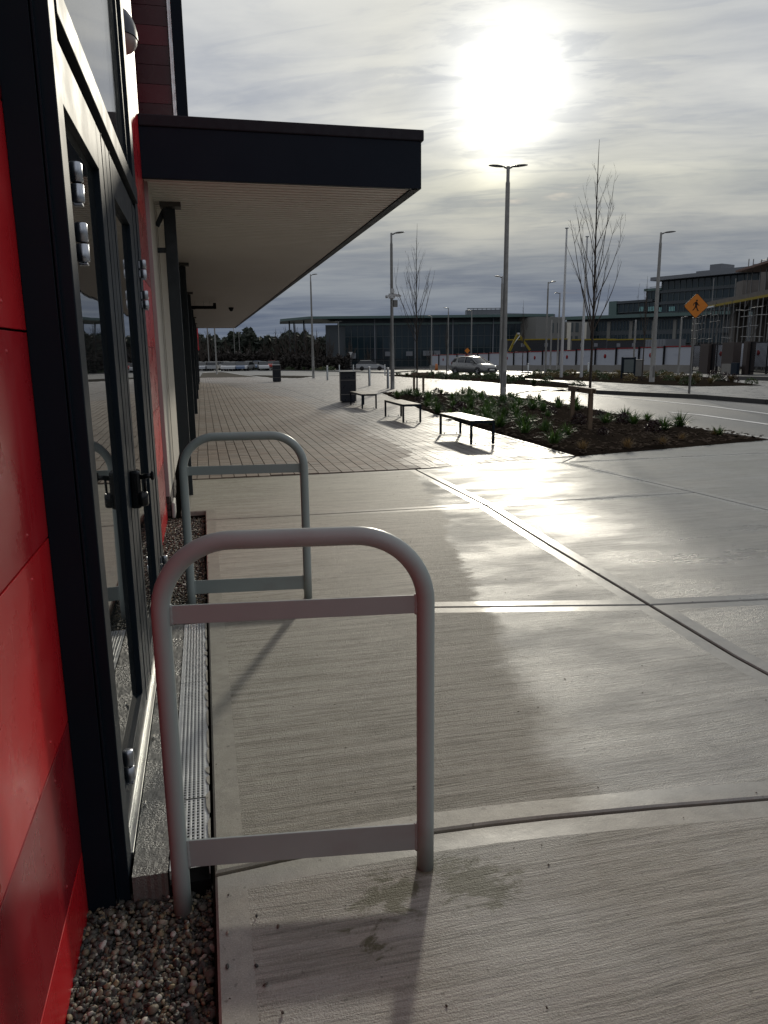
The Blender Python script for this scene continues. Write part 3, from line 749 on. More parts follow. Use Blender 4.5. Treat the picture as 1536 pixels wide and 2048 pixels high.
for gi in range(3):
    a_, b_ = bounds[gi]+.003, bounds[gi+1]-.003
    q = MB(); px_ = (X1-X0)/NX; py_ = .0165; ny = int((b_-a_)/py_); py_ = (b_-a_)/ny
    # plate made cell by cell, each cell a ring round its own open slot
    for i in range(NX):
        for j in range(ny):
            cx_, cy_ = X0+(i+.5)*px_, a_+(j+.5)*py_
            hx = .0034 if 0 < i < NX-1 else .0001; hy = .0048; off = (py_*.0)
            b = len(q.v)
            q.v += [(cx_-px_/2, cy_-py_/2, 0), (cx_+px_/2, cy_-py_/2, 0), (cx_+px_/2, cy_+py_/2, 0), (cx_-px_/2, cy_+py_/2, 0),
                    (cx_-hx, cy_-hy, -.0008), (cx_+hx, cy_-hy, -.0008), (cx_+hx, cy_+hy, -.0008), (cx_-hx, cy_+hy, -.0008)]
            for k in range(4): q.face([b+k, b+(k+1) % 4, b+4+(k+1) % 4, b+4+k])
            if not (0 < i < NX-1): q.face([b+4, b+5, b+6, b+7])
    q.box(X0, X0+.003, a_, b_, -.03, .0008).box(X1-.003, X1, a_, b_, -.03, .0008)
    o = obj('grate', q, M_grate, dr); o.location = (.125, -2.12, random.uniform(-.002, .001)-.002)
o = obj('trough', MB().box(X0, X1, 2.12, 4.35, -.16, -.05).box(X0-.003, X0, 2.12, 4.35, -.16, -.006), M_black, dr); o.location = (.125, -2.12, 0)
# mortar smear between channel and slab
q = MB(); y = 2.14
while y < 4.3:
    L = random.uniform(.05, .16); w_ = random.uniform(.003, .010) if random.random() < .4 else .003
    q.add([(-.068, y, -.001), (-.068+.006, y, .001), (-.062, y+L, .001), (-.068-w_, y+L*.8, .0015), (-.068-w_*.7, y+L*.3, .0015)], [(0, 1, 2, 3, 4)]); y += L+random.uniform(0, .05)
obj('mortar_crumbs', q, M_trowel, dr).location = (.125, -2.12, 0)

def pebble_mat():
    m = bpy.data.materials.new('pebbles'); m.use_nodes = True; t = NT(m.node_tree); t.n.clear()
    b = t.new('ShaderNodeBsdfPrincipled'); t.l.new(b.outputs[0], t.new('ShaderNodeOutputMaterial').inputs[0])
    ge = t.new('ShaderNodeNewGeometry'); r_ = ge.outputs['Random Per Island']
    c = t.ramp(r_, [(0, (.045, .047, .045)), (.3, (.09, .09, .08)), (.55, (.135, .13, .105)), (.75, (.20, .17, .12)), (.88, (.30, .24, .14)), (.95, (.40, .37, .31)), (1, (.6, .58, .52))])
    c = t.mix(t.noise(ge.outputs['Position'], 160, 4), t.mix(1.0, c, (.6, .6, .6), 'MULTIPLY'), c)
    t.put(b.inputs['Base Color'], c); b.inputs['Roughness'].default_value = .55; b.inputs['Specular IOR Level'].default_value = .3
    t.put(b.inputs['Normal'], t.bump(t.noise(ge.outputs['Position'], 300, 3), .3, .002))
    return m
M_peb = pebble_mat()
def pebbles(name, x0, x1, y0, y1, z, n, size, sub, label=None):
    bm = bmesh.new(); bmesh.ops.create_icosphere(bm, subdivisions=sub, radius=1)
    V = np.array([v.co for v in bm.verts]); Fc = np.array([[v.index for v in f.verts] for f in bm.faces]); bm.free()
    nv = len(V); out = np.zeros((n*nv, 3), np.float32)
    shapes = [V*(1+.22*np.sin(V@rng.normal(size=(3,))*3+i_)[:, None]) for i_ in range(12)]
    for i in range(n):
        s_ = size*rng.choice([.45, .7, .9, 1.1, 1.5], p=[.18, .27, .27, .2, .08])*rng.uniform(.85, 1.15); sc_ = np.array([1.0, rng.uniform(.6, .95), rng.uniform(.4, .7)])*s_
        e = rng.normal(size=3); e[:2] *= .45
        M_ = np.array(Matrix.Rotation(rng.uniform(0, 6.28), 3, 'Z') @ Matrix.Rotation(e[0], 3, 'X') @ Matrix.Rotation(e[1], 3, 'Y'))
        lay = i/n if n > 50 else 0
        p = np.array([rng.uniform(x0, x1), rng.uniform(y0, y1), z-.03+lay*.032+rng.uniform(-.003, .003)])
        out[i*nv:(i+1)*nv] = (shapes[i % 12]*sc_)@M_.T+p
    F_ = (Fc[None]+(np.arange(n)*nv)[:, None, None]).reshape(-1, 3)
    me = bpy.data.meshes.new(name); me.vertices.add(len(out)); me.vertices.foreach_set('co', out.ravel())
    me.loops.add(F_.size); me.loops.foreach_set('vertex_index', F_.ravel().astype(np.int32))
    me.polygons.add(len(F_)); me.polygons.foreach_set('loop_start', np.arange(0, F_.size, 3, dtype=np.int32))
    me.polygons.foreach_set('use_smooth', np.ones(len(F_), bool)); me.materials.append(M_peb); me.update(calc_edges=True); me.validate()
    o = obj(name, me, None, None, kind='stuff', label=label, category='gravel'); return o
pebbles('gravel', -.432, -.068, 1.0, 2.16, -.088, 9500, .0092, 2, 'loose brown and grey pebbles in the strip below the red wall by the nearest hoop')
pebbles('gravel', -.425, -.068, 4.34, 7.60, -.058, 13000, .0100, 1, 'dark wet pebbles filling the strip beyond the doorstep by the farther hoop')
pebbles('stray_pebbles', -.05, .12, 1.1, 1.98, .034, 16, .0062, 2, 'few small pebbles kicked up onto the edge of the nearest slab')
struct('gravel_bed', MB().box(-.45, -.05, .6, 2.2, -.34, -.115).box(-.45, -.05, 4.33, 7.61, -.34, -.09), M_joint)

q = MB()
for i in range(420):
    x = random.uniform(-.05, 5.5); y = random.uniform(1.1, 9.4); L = random.uniform(.0015, .005)
    if random.random() < .25: x = random.choice((2.62, 2.64))+random.uniform(-.03, .03) if y > 4 else x
    a_ = random.uniform(0, 6.28); c_ = Vector((x, y, .002)); d = Vector((math.cos(a_), math.sin(a_), random.uniform(0, .3)))*L; n_ = Vector((-d.y, d.x, 0))*random.uniform(.25, .8)
    q.add([c_-d-n_, c_+d-n_*.6, c_+d*1.1+n_, c_-d*.8+n_, c_+Vector((0, 0, L*.7))], [(0, 1, 4), (1, 2, 4), (2, 3, 4), (3, 0, 4)])
obj('grit', q, M_chip, None, kind='stuff', label='tiny dark specks of grit and leaf scattered over the concrete slabs', category='litter')

# ------------------------------------------------------------------ tubular hoops
def hoop(loc, rz, label, zl, zr):
    t = thing('hoop_barrier', label, 'barrier', loc, rz, None)
    W_, Ht, r_, B = .735, 1.055, .0262, .20
    pts = [(0, 0, zl)]
    for k in range(0, 5): pts.append((0, 0, zl+(Ht-B-zl)*(k+1)/5*.999))
    for k in range(1, 13): a_ = math.pi/2*k/13; pts.append((B-B*math.cos(a_), 0, Ht-B+B*math.sin(a_)))
    for k in range(0, 6): pts.append((B+(W_-2*B)*k/5, 0, Ht))
    for k in range(1, 13): a_ = math.pi/2*k/13; pts.append((W_-B+B*math.sin(a_), 0, Ht-B+B*math.cos(a_)))
    for k in range(0, 6): pts.append((W_, 0, Ht-B-(Ht-B-zr)*k/5))
    obj('tube', MB().tube(pts, r_, 20), M_hoop, t)
    for z0, z1 in ((.822, .876), (.062, .150)):
        q = MB().box(r_*.9, W_-r_*.9, -.004, .004, z0, z1, .0015)
        for x_ in (r_*1.0, W_-r_*1.0):
            n_ = int((z1-z0)/.006)
            q.tube([(x_, 0, z0-.003+(z1-z0+.006)*j/n_) for j in range(n_+1)], [.0062+.0016*((j*7) % 3)/2 for j in range(n_+1)], 8)
        obj('crossbar', q, M_hoop, t)
    return t
def hang(a_, b_): return math.atan2(b_[1]-a_[1], b_[0]-a_[0])
hoop((-.150, 2.045, 0), hang((-.15, 2.045), (.58, 1.95)), 'nearest grey tubular steel hoop barrier with two flat crossbars', -.13, -.004)
hoop((-.150, 4.70, 0), hang((-.15, 4.70), (.585, 4.62)), 'farther grey tubular steel hoop barrier standing past the door', -.10, -.004)

# ------------------------------------------------------------------ benches, bins, bollards
def bench(label):
    t = thing('bench', label, 'bench', (0,0,0), 0, 'timber benches beside the planting bed')
    L, Wd, Hs = 1.72, .43, .41
    for k in range(4):
        obj('seat_slat', MB().box(-L/2+.015, L/2-.015, -Wd/2+.012+k*.104, -Wd/2+.012+k*.104+.095, Hs-.035, Hs, .004), M_bench, t)
    q = MB()
    q.box(-L/2, L/2, -Wd/2, -Wd/2+.012, Hs-.05, Hs-.004).box(-L/2, L/2, Wd/2-.012, Wd/2, Hs-.05, Hs-.004)
    q.box(-L/2, -L/2+.012, -Wd/2, Wd/2, Hs-.05, Hs-.004).box(L/2-.012, L/2, -Wd/2, Wd/2, Hs-.05, Hs-.004)
    obj('seat_frame', q, M_dark, t)
    for sx in (-1, 1):
        for sy in (-1, 1):
            obj('leg', MB().box(sx*(L/2-.02)-.02, sx*(L/2-.02)+.02, sy*(Wd/2-.02)-.02, sy*(Wd/2-.02)+.02, .006, Hs-.035, .003), M_dark, t)
        obj('foot_rail', MB().box(sx*(L/2-.02)-.018, sx*(L/2-.02)+.018, -Wd/2+.04, Wd/2-.04, .009, .018).box(sx*(L/2-.02)-.008, sx*(L/2-.02)+.008, -.13, -.114, .018, .045).box(sx*(L/2-.02)-.008, sx*(L/2-.02)+.008, .114, .13, .018, .045), M_steel, t)
    return t
b0 = bench('nearest timber-topped bench, closest to the concrete paving')
def place_bench(o, x, y, rz): o.location = (x, y, .008); o.rotation_euler = (0, 0, rz)
place_bench(b0, 4.50, 12.68, R(90)+.0)
place_bench(dup(b0, (0,0,0), 0, 'middle one of the three timber-topped benches'), 4.45, 16.92, R(90))
place_bench(dup(b0, (0,0,0), 0, 'farthest timber-topped bench, right beside the litter bin'), 4.44, 21.3, R(90))
def bin_(label):
    t = thing('litter_bin', label, 'litter bin', (0,0,0), 0, 'dark litter bins on the paving')
    obj('body', MB().box(-.235, .235, -.235, .235, .03, .92, .008), M_bin, t)
    q = MB().box(-.20, .20, -.20, .20, 0, .03); q.box(-.252, .252, -.252, .252, .92, .955, .006); obj('lid', q, M_bin, t)
    for z_ in (.24, .68): obj('band', MB().box(-.240, .240, -.240, .240, z_, z_+.022), M_binb, t)
    q = MB()
    for sx in (-1, 1):
        for sy in (-1, 1): q.box(sx*.244-.008, sx*.244+.008, sy*.244-.008, sy*.244+.008, .02, .925)
    obj('corner_trim', q, M_binb, t)
    return t
k0 = bin_('nearer dark box-shaped litter bin, beside the farthest bench'); k0.location = (4.44, 23.6, .008); k0.rotation_euler = (0, 0, R(-8))
dup(k0, (4.15, 44.1, GZ(4.15, 44.1)+.008), R(-5), 'farther dark box-shaped litter bin, alone on the open paving', scale=(.95, .95, 1.0))
def bollard(label):
    t = thing('bollard', label, 'bollard', (0,0,0), 0, 'steel bollards along the paving edge')
    obj('post', MB().lathe([(.056, -.02), (.056, .80), (.054, .805)], (0,0,0), 16), M_steel, t)
    obj('cap', MB().lathe([(.050, .805), (.050, .825), (.058, .83), (.058, .86), (.045, .885), (.0001, .89)], (0,0,0), 16), M_chrome, t)
    return t
bl = [((655,761),'bollard between the two litter bins and left of the others'),((739,772),'bollard just right of the nearer litter bin'),((776,777),'bollard right against the camera mast'),
      ((770,751),'distant bollard seen just left of the camera mast'),((679,745),'distant bollard seen above the nearer litter bin, left one'),((707,745),'distant bollard seen above the nearer litter bin, right one'),
      ((1056,751),'lone bollard in the low bed left of the flagpoles'),((1176,752),'distant bollard seen beside the trunk of the staked tree')]
B0 = None
for p_, lab in bl:
    g_ = G(*p_)
    lab = 'silver steel ' + lab
    if B0 is None: B0 = bollard(lab); B0.location = g_
    else: dup(B0, g_, 0, lab)

# ------------------------------------------------------------------ lamp posts, mast, flagpoles
def lamp_head(mb, o, dr, L=.62):
    """flat leaf-shaped LED head pointing along dr from o"""
    d = Vector(dr).normalized(); n = Vector((-d.y, d.x, 0)); up = Vector((0, 0, 1)); o = Vector(o)
    prof = [(0, .03, .03), (.08, .05, .035), (.2, .075, .05), (.45, .12, .055), (.75, .11, .045), (.95, .06, .025), (1, .01, .01)]
    b = len(mb.v); tilt = .10; k_ = 8; mb.smooth = True
    for s_, w_, h_ in prof:
        c_ = o + d*(s_*L)+up*(tilt*s_*L)
        for k in range(k_):
            a_ = 2*math.pi*k/k_; mb.v.append(tuple(c_+n*(w_*math.cos(a_))+up*(h_*(math.sin(a_) if math.sin(a_) > 0 else math.sin(a_)*.35))))
    for i in range(len(prof)-1):
        for k in range(k_): mb.face([b+i*k_+k, b+i*k_+(k+1) % k_, b+(i+1)*k_+(k+1) % k_, b+(i+1)*k_+k])
    mb.smooth = False; mb.face([b+(len(prof)-1)*k_+k for k in range(k_)]); mb.face([b+k for k in range(k_)][::-1])
def lamp(name, label, base, Ht, heads, r0=.065, r1=.035, group='street lamps', L=.5, m=M_pole, cat='street lamp'):
    t = thing(name, label, cat, base, 0, group)
    hb = min(1.9, Ht*.3)
    obj('post', MB().lathe([(r0*1.35, -.05), (r0*1.35, .02), (r0*1.2, .03), (r0*1.15, hb), (r0*.95, hb+.06), (r1*1.3, Ht*.93), (r1, Ht*.94), (r1, Ht), (.0001, Ht+.01)], (0,0,0), 14), m, t)
    for d in heads:
        q = MB(); dv = Vector(d).normalized()
        q.tube([(0, 0, Ht-.04), (dv.x*.06, dv.y*.06, Ht-.05), (dv.x*.13, dv.y*.13, Ht-.02)], .028, 8)
        lamp_head(q, (dv.x*.12, dv.y*.12, Ht-.02), d, L); obj('lamp_head', q, M_lamp, t)
    if Ht > 5: obj('inspection_door', MB().box(-r0*.5, r0*.5, -r0*1.22, -r0*1.1, .35, .85), m, t)
    return t
Lx = (U[0], U[1], 0)                                   # sideways as seen from the shops
def at(px, py, top): g_ = G(px, py); return g_, ZAT(g_, px, top)-g_.z
g_, h = at(1006, 793, 332); h1 = ZAT(g_, 1012, 333)-g_.z
lamp('street_lamp', 'tall lamp post with two heads rising from the planting bed under the sun', g_, h1, [Lx, (-Lx[0], -Lx[1], 0)], .088, .055, L=.52)
g_ = G(785, 778); h1 = ZAT(g_, 783, 466)-g_.z
mast = lamp('street_lamp', 'lamp post carrying a cluster of security cameras, left of the planting bed', g_, h1, [Lx], .075, .042, L=.42)
zc = ZAT(g_, 783, 592)-g_.z
cc = thing('security_cameras', 'cluster of white security cameras and boxes strapped round a lamp post', 'security camera', (g_.x, g_.y, g_.z+zc))
obj('mount', MB().box(-.11, .11, -.12, .12, -.10, .10, .01).box(-.07, .07, -.16, -.10, .10, .28, .008), M_polef, cc)
obj('camera', MB().beam((.06, -.1, .03), (.30, -.16, .0), .09, .10).beam((.27, -.15, .01), (.36, -.17, -.01), .05, .06), M_polef, cc)
obj('camera', MB().beam((-.06, -.1, .0), (-.24, -.1, .0), .08, .06).lathe([(.0001, -.10), (.05, -.09), (.065, -.03), (.05, .02)], (-.24, -.1, 0), 10), M_polef, cc)
obj('control_box', MB().box(.06, .24, -.06, .10, -.44, -.16, .015), M_pole, cc)
lamps = [((627,757),(621,549),[Lx],'single-headed lamp post just right of the canopy corner, behind the farther bin',.075,.04,.36),
         ((1303,770),(1323,465),[Lx],'single-headed lamp post on the footway left of the orange sign',.095,.045,.50)]
for b_, tp, hd, lab, ra, rb, LL in lamps:
    g_ = G(*b_); lamp('street_lamp', lab, g_, ZAT(g_, *tp)-g_.z, hd, ra, rb, L=LL)
far_l = [((1000,760),(1001,553),[(-Lx[0],-Lx[1],0)],'dark lamp post half hidden behind the tall two-headed lamp post',.07,.04,.3),
         ((1090,757),(1096,564),[Lx],'slim lamp post between the two-headed lamp and the flagpoles',.06,.035,.34),
         ((1114,748),(1118,586),[(-Lx[0],-Lx[1],0)],'slim lamp post just left of the first flagpole, head pointing left',.07,.04,.34),
         ((896,742),(893,616),[(-Lx[0],-Lx[1],0)],'distant lamp post in front of the glass offices left of the car',.08,.05,.5),
         ((942,742),(943,621),[(-Lx[0],-Lx[1],0)],'distant lamp post directly behind the parked car',.08,.05,.5),
         ((679,738),(677,643),[Lx,(-Lx[0],-Lx[1],0)],'distant lamp post in front of the left end of the glass offices',.08,.05,.5),
         ((471,735),(467,656),[(-Lx[0],-Lx[1],0)],'distant lamp post by the car park, left one of a close pair',.08,.05,.5),
         ((481,735),(478,664),[(-Lx[0],-Lx[1],0)],'distant lamp post by the car park, right one of a close pair',.08,.05,.5),
         ((863,742),(860,632),[(-Lx[0],-Lx[1],0)],'distant lamp post behind the first staked tree',.08,.05,.5),
         ((1355,758),(1359,634),[Lx],'slim pole in the low bed left of the orange sign',.05,.035,.2),
         ((434,748),(430,640),[],'bare grey post seen under the far end of the canopy, nearer one',.085,.06,.2),
         ((419,741),(414,640),[],'bare grey post seen under the far end of the canopy, farther one',.085,.06,.2),
         ((397,744),(391,640),[],'bare grey post beside the shop wall at the far end of the canopy',.085,.06,.2),
         ((1265,758),(1263,640),[],'slim pole behind the notice board',.05,.04,.2),
         ((1100,748),(1100,640),[],'short slim pole left of the flagpoles',.07,.05,.2)]
for b_, tp, hd, lab, ra, rb, LL in far_l:
    g_ = G(*b_); lamp('street_lamp' if hd else 'post', lab, g_, ZAT(g_, *tp)-g_.z, hd, ra, rb, L=LL, group='distant lamp posts' if hd else None, cat='street lamp' if hd else 'post')
for b_, tp, lab in (((1122,760),(1133,457),'tall pale flagpole left of the staked tree'), ((1162,760),(1169,474),'pale flagpole seen through the branches of the staked tree')):
    g_ = G(*b_); hh = ZAT(g_, *tp)-g_.z
    t = thing('flagpole', lab, 'flagpole', g_, 0, 'flagpoles')
    obj('pole', MB().lathe([(.085, 0), (.08, 1.2), (.045, hh)], (0,0,0), 12), M_polef, t)
    obj('base_plate', MB().box(-.16, .16, -.16, .16, 0, .03), M_polef, t)
    obj('pulley_cap', MB().lathe([(.0001, hh+.05), (.10, hh+.04), (.10, hh), (.03, hh-.02)][::-1], (0,0,0), 10), M_steel, t)

# ------------------------------------------------------------------ the walking-person sign
g_ = G(1378, 787, .10); zc = ZAT(g_, 1393, 612)-g_.z; ztop = ZAT(g_, 1394, 586)-g_.z; hs = ztop-zc
sg = thing('warning_sign', 'orange diamond road sign with a black walking figure on a grey pole', 'road sign', g_, -YAW-.04)
obj('pole', MB().lathe([(.038, 0), (.038, zc-.15+hs*.9)], (0,0,0), 12), M_pole, sg)
obj('clips', MB().box(-.05, .05, -.05, .045, zc-.25, zc-.21).box(-.05, .05, -.05, .045, zc+.18, zc+.22), M_steel, sg)
def plate_xz(poly, y0, y1):
    mb = MB(); n = len(poly)
    mb.add([(x, y0, z) for x, z in poly]+[(x, y1, z) for x, z in poly], [tuple(range(n)), tuple(range(n, 2*n))[::-1]]+[(i, n+i, n+(i+1) % n, (i+1) % n) for i in range(n)])
    return mb
def rdiamond(h, r=.06):
    out = []
    for k, (cx_, cz_) in enumerate(((h-r*1.4, 0), (0, h-r*1.4), (-h+r*1.4, 0), (0, -h+r*1.4))):
        for j in range(5):
            a_ = math.radians(90*k-45+j*22.5); out.append((cx_+r*math.cos(a_), cz_+r*math.sin(a_)))
    return out[::-1]
face = plate_xz([(x, z+zc) for x, z in rdiamond(hs)], -.062, -.050); obj('sign_panel', face, M_black, sg)
obj('sign_face', plate_xz([(x, z+zc) for x, z in rdiamond(hs*.955, .05)], -.066, -.062), M_orange, sg)
k = hs*.5
fig = [  # outline pieces of the walking figure in units of half the plate, facing right
    [(-.02,.98),(.10,.98),(.17,.90),(.17,.78),(.10,.70),(-.0,.70),(-.06,.78),(-.07,.90)],
    [(-.18,.66),(.05,.68),(.16,.55),(.14,.20),(.10,.02),(-.14,.0),(-.20,.30)],
    [(.10,.56),(.20,.50),(.30,.26),(.50,.17),(.47,.08),(.22,.14),(.10,.34)],
    [(-.12,.66),(-.20,.62),(-.44,.44),(-.50,.12),(-.42,.10),(-.36,.36),(-.16,.48)],
    [(-.14,.08),(.06,.08),(-.02,-.14),(-.22,-.42),(-.46,-.66),(-.56,-.60),(-.50,-.52),(-.30,-.30)],
    [(-.02,.06),(.12,.04),(.20,-.30),(.34,-.62),(.46,-.64),(.46,-.72),(.24,-.72),(.06,-.34),(-.04,-.04)]]
q = MB()
for i, pl in enumerate(fig):
    mb = plate_xz([(x*k, z*k*1.02+zc-.02*hs) for x, z in (pl if sum((pl[j][0]*pl[(j+1) % len(pl)][1]-pl[(j+1) % len(pl)][0]*pl[j][1]) for j in range(len(pl))) > 0 else pl[::-1])], -.0705-.0003*i, -.066)
    q.add(mb.v, mb.f)
obj('walking_figure', q, M_black, sg)
# other signs and the notice board
g_ = G(1255, 762); hh = ZAT(g_, 1255, 714)-g_.z
t = thing('notice_board', 'blank grey notice board on two dark posts in the low planting', 'notice board', g_, -YAW+.1)
for sx in (-1, 1): obj('post', MB().box(sx*.33-.035, sx*.33+.035, -.035, .035, -.05, hh), M_dark, t)
obj('frame', MB().box(-.30, .30, -.05, .05, hh-.78, hh-.02), M_dark, t)
obj('panel', MB().box(-.25, .25, -.056, -.05, hh-.74, hh-.12), mat('board_grey', (.10, .12, .12), .5), t)
g_ = G(1275, 757); t = thing('utility_cabinet', 'grey utility cabinet just right of the notice board', 'cabinet', g_, -YAW)
obj('cabinet', MB().box(-.24, .24, -.2, .2, 0, 1.02, .01), M_pole, t); obj('cabinet_lid', MB().box(-.26, .26, -.22, .22, 1.02, 1.06, .01), M_pole, t)
g_ = G(702, 738); hh = ZAT(g_, 702, 704)-g_.z
t = thing('give_way_sign', 'distant downward-pointing triangular road sign seen from behind, on a grey pole', 'road sign', g_, -YAW)
obj('pole', MB().lathe([(.04, 0), (.04, hh)], (0,0,0), 8), M_polef, t)
obj('sign_panel', plate_xz([(0, hh-.62), (.36, hh), (-.36, hh)], -.06, -.05), M_polef, t)
g_ = G(934, 740); hh = ZAT(g_, 934, 696)-g_.z
t = thing('roadworks_sign', 'small distant orange diamond sign on the hoarding above the car roof', 'road sign', g_, -YAW)
obj('pole', MB().lathe([(.035, 0), (.035, hh)], (0,0,0), 8), M_pole, t)
obj('sign_panel', plate_xz([(x*.9, z*.9+hh-.35) for x, z in rdiamond(.42)], -.06, -.05), M_orange, t)
obj('lower_panel', MB().box(-.3, .3, -.06, -.05, hh-1.5, hh-.95), mat('red_board', (.35, .03, .02), .5), t)

# ------------------------------------------------------------------ planting beds
def bed(name, poly, lift, label):
    bm = bmesh.new(); xs = [p[0] for p in poly]; ys = [p[1] for p in poly]
    f = bm.faces.new([bm.verts.new((x, y, 0)) for x, y in poly])
    x = min(xs)
    step = .5
    xx = math.floor(x)+step
    while xx < max(xs):
        bmesh.ops.bisect_plane(bm, geom=bm.verts[:]+bm.edges[:]+bm.faces[:], plane_co=(xx, 0, 0), plane_no=(1, 0, 0)); xx += step
    yy = math.floor(min(ys))+step
    while yy < max(ys):
        bmesh.ops.bisect_plane(bm, geom=bm.verts[:]+bm.edges[:]+bm.faces[:], plane_co=(0, yy, 0), plane_no=(0, 1, 0)); yy += step
    for v in bm.verts:
        edge = v.is_boundary
        v.co.z = GZ(v.co.x, v.co.y) + (.004 if edge else lift+random.uniform(-.02, .03))
    bmesh.ops.triangulate(bm, faces=bm.faces[:])
    for ff in bm.faces:
        ff.normal_update()
        if ff.normal.z < 0: ff.normal_flip()
        ff.smooth = True
    o = struct(name, MB().bm(bm), M_mulch); return o
bed('planting_bed', bedP, .05, '')
bed2 = [tuple(G(*p))[:2] for p in [(770,751),(860,749),(960,751),(1060,757),(1115,763),(1195,781),(1080,773),(1000,767),(900,760),(820,756)]]
bed('planting_bed', bed2, .04, '')
bed3 = [tuple(G(*p, .1))[:2] for p in [(1036,757),(1062,750),(1180,748),(1300,750),(1390,753),(1440,762),(1525,772),(1400,774),(1290,770),(1180,764)]]
z3 = [tuple(G(*p, .1))[:2] for p in [(1036,757),(1180,763),(1290,769),(1400,773),(1525,771),(1440,761),(1390,752),(1300,749),(1180,747),(1062,749)]]
o = bed('planting_bed', z3, .03, ''); o.location.z = .105
q = MB()
for i in range(9000):
    x, y = random.uniform(5.2, 10.2), random.uniform(10.1, 28)
    if random.random() < (y-10)/22 or not inside(x, y, bedP): continue
    a_ = random.uniform(0, 3.14); L = random.uniform(.015, .05); w_ = L*random.uniform(.25, .6); z_ = GZ(x, y)+.035+random.uniform(0, .035)
    d = Vector((math.cos(a_), math.sin(a_), random.uniform(-.4, .4)))*L; n_ = Vector((-math.sin(a_), math.cos(a_), random.uniform(-.5, .5)))*w_
    c_ = Vector((x, y, z_)); h_ = Vector((0, 0, .008))
    q.add([c_-d-n_, c_+d-n_, c_+d+n_, c_-d+n_, c_+h_-d*.8-n_*.7, c_+h_+d*.8-n_*.7, c_+h_+d*.8+n_*.7, c_+h_-d*.8+n_*.7], [(4,5,6,7),(0,1,5,4),(1,2,6,5),(2,3,7,6),(3,0,4,7)])
obj('bark_mulch', q, M_chip, None, kind='stuff', label='dark bark chips covering the soil of the near planting bed', category='mulch')

def leaf_mat(name, a_, b_, rough=.5, tr=.25):
    m = bpy.data.materials.new(name); m.use_nodes = True; t = NT(m.node_tree); t.n.clear()
    p = t.new('ShaderNodeBsdfPrincipled'); tl = t.new('ShaderNodeBsdfTranslucent'); mx = t.new('ShaderNodeMixShader')
    ge = t.new('ShaderNodeNewGeometry'); oi = t.new('ShaderNodeObjectInfo')
    c = t.mix(ge.outputs['Random Per Island'], a_, b_); c = t.mix(t.math('MULTIPLY', oi.outputs['Random'], .35), c, tuple(x*.5 for x in a_))
    t.put(p.inputs['Base Color'], c); p.inputs['Roughness'].default_value = rough; t.put(tl.inputs[0], c)
    mx.inputs[0].default_value = tr; t.l.new(p.outputs[0], mx.inputs[1]); t.l.new(tl.outputs[0], mx.inputs[2])
    t.l.new(mx.outputs[0], t.new('ShaderNodeOutputMaterial').inputs[0]); return m
M_strap = leaf_mat('strap_leaf', (.022, .062, .012), (.075, .135, .026), .45, .42)
M_purp = leaf_mat('purple_leaf', (.018, .008, .010), (.045, .018, .018), .5, .15)
M_tan = leaf_mat('dry_grass', (.13, .085, .035), (.24, .16, .07), .7, .3)
M_lgreen = leaf_mat('low_shrub_leaf', (.020, .040, .012), (.060, .085, .025), .5, .3)
M_sedge = leaf_mat('mixed_dry_leaf', (.09, .075, .03), (.16, .12, .05), .6, .3)
def clump_mesh(name, n, h, spread, w_, m, arch=.5):
    q = MB(); segs = 5
    for i in range(n):
        a_ = random.uniform(0, 6.283); lean = random.random()**.8*spread; L = h*random.uniform(.65, 1.1); r0 = random.uniform(0, .06)
        d = Vector((math.cos(a_), math.sin(a_), 0)); sd_ = Vector((-d.y, d.x, 0)); tw = random.uniform(-.5, .5); sd_ = (sd_+Vector((0, 0, tw))).normalized()
        b = len(q.v); p = d*r0; ang = math.pi/2-lean*.75
        for s_ in range(segs+1):
            f_ = s_/segs; wd = w_*(1-.15*f_)*(1 if f_ < .6 else 1-(f_-.6)/.4*.93)/2
            q.v += [tuple(p-sd_*wd), tuple(p+sd_*wd)]
            p = p + (d*math.cos(ang)+Vector((0, 0, math.sin(ang))))*(L/segs); ang -= arch*(1.1*f_+.15)*random.uniform(.5, 1.2)*(.4+lean)
        for s_ in range(segs): q.face([b+2*s_, b+2*s_+1, b+2*s_+3, b+2*s_+2])
    return mesh(name, q, m)
def mound_mesh(name, n, r_, h, m, leaf=.045):
    q = MB()
    for i in range(n):
        u_, v_ = random.uniform(0, 6.283), random.random()**.6
        ph = v_*math.pi/2; rad = random.uniform(.7, 1.08)
        c_ = Vector((math.cos(u_)*math.sin(ph)*r_*rad, math.sin(u_)*math.sin(ph)*r_*rad, math.cos(ph)*h*rad+.02))
        a_ = Vector((random.gauss(0, 1), random.gauss(0, 1), random.gauss(0, 1))).normalized(); b_ = a_.cross(Vector((random.gauss(0, 1), random.gauss(0, 1), random.gauss(0, 1)))).normalized()
        s_ = leaf*random.uniform(.6, 1.2)
        q.add([c_-a_*s_*.5, c_+b_*s_*.32, c_+a_*s_*.5, c_-b_*s_*.32], [(0, 1, 2, 3)])
    for k in range(10):
        a_ = k*.63; q.tube([(0, 0, 0), (math.cos(a_)*r_*.5, math.sin(a_)*r_*.5, h*.6)], .004, 3, False)
    return mesh(name, q, m)
STR = [clump_mesh('strap_plant', 70+12*k, .40, 1.0, .018, M_strap, .55) for k in range(4)]
PUR = [mound_mesh('purple_plant', 420, .17, .24, M_purp) for k in range(3)]
TAN = [clump_mesh('tuft', 90, .22, .9, .006, M_tan, .4) for k in range(2)]
LOW = [mound_mesh('low_shrub', 260, .26, .26, M_lgreen, .06) for k in range(3)] + [clump_mesh('low_tuft', 60, .30, .9, .03, M_lgreen, .5)]
MIX = [clump_mesh('sedge', 70, .30, .8, .018, M_sedge, .4), mound_mesh('low_shrub', 200, .26, .24, M_sedge, .06)]
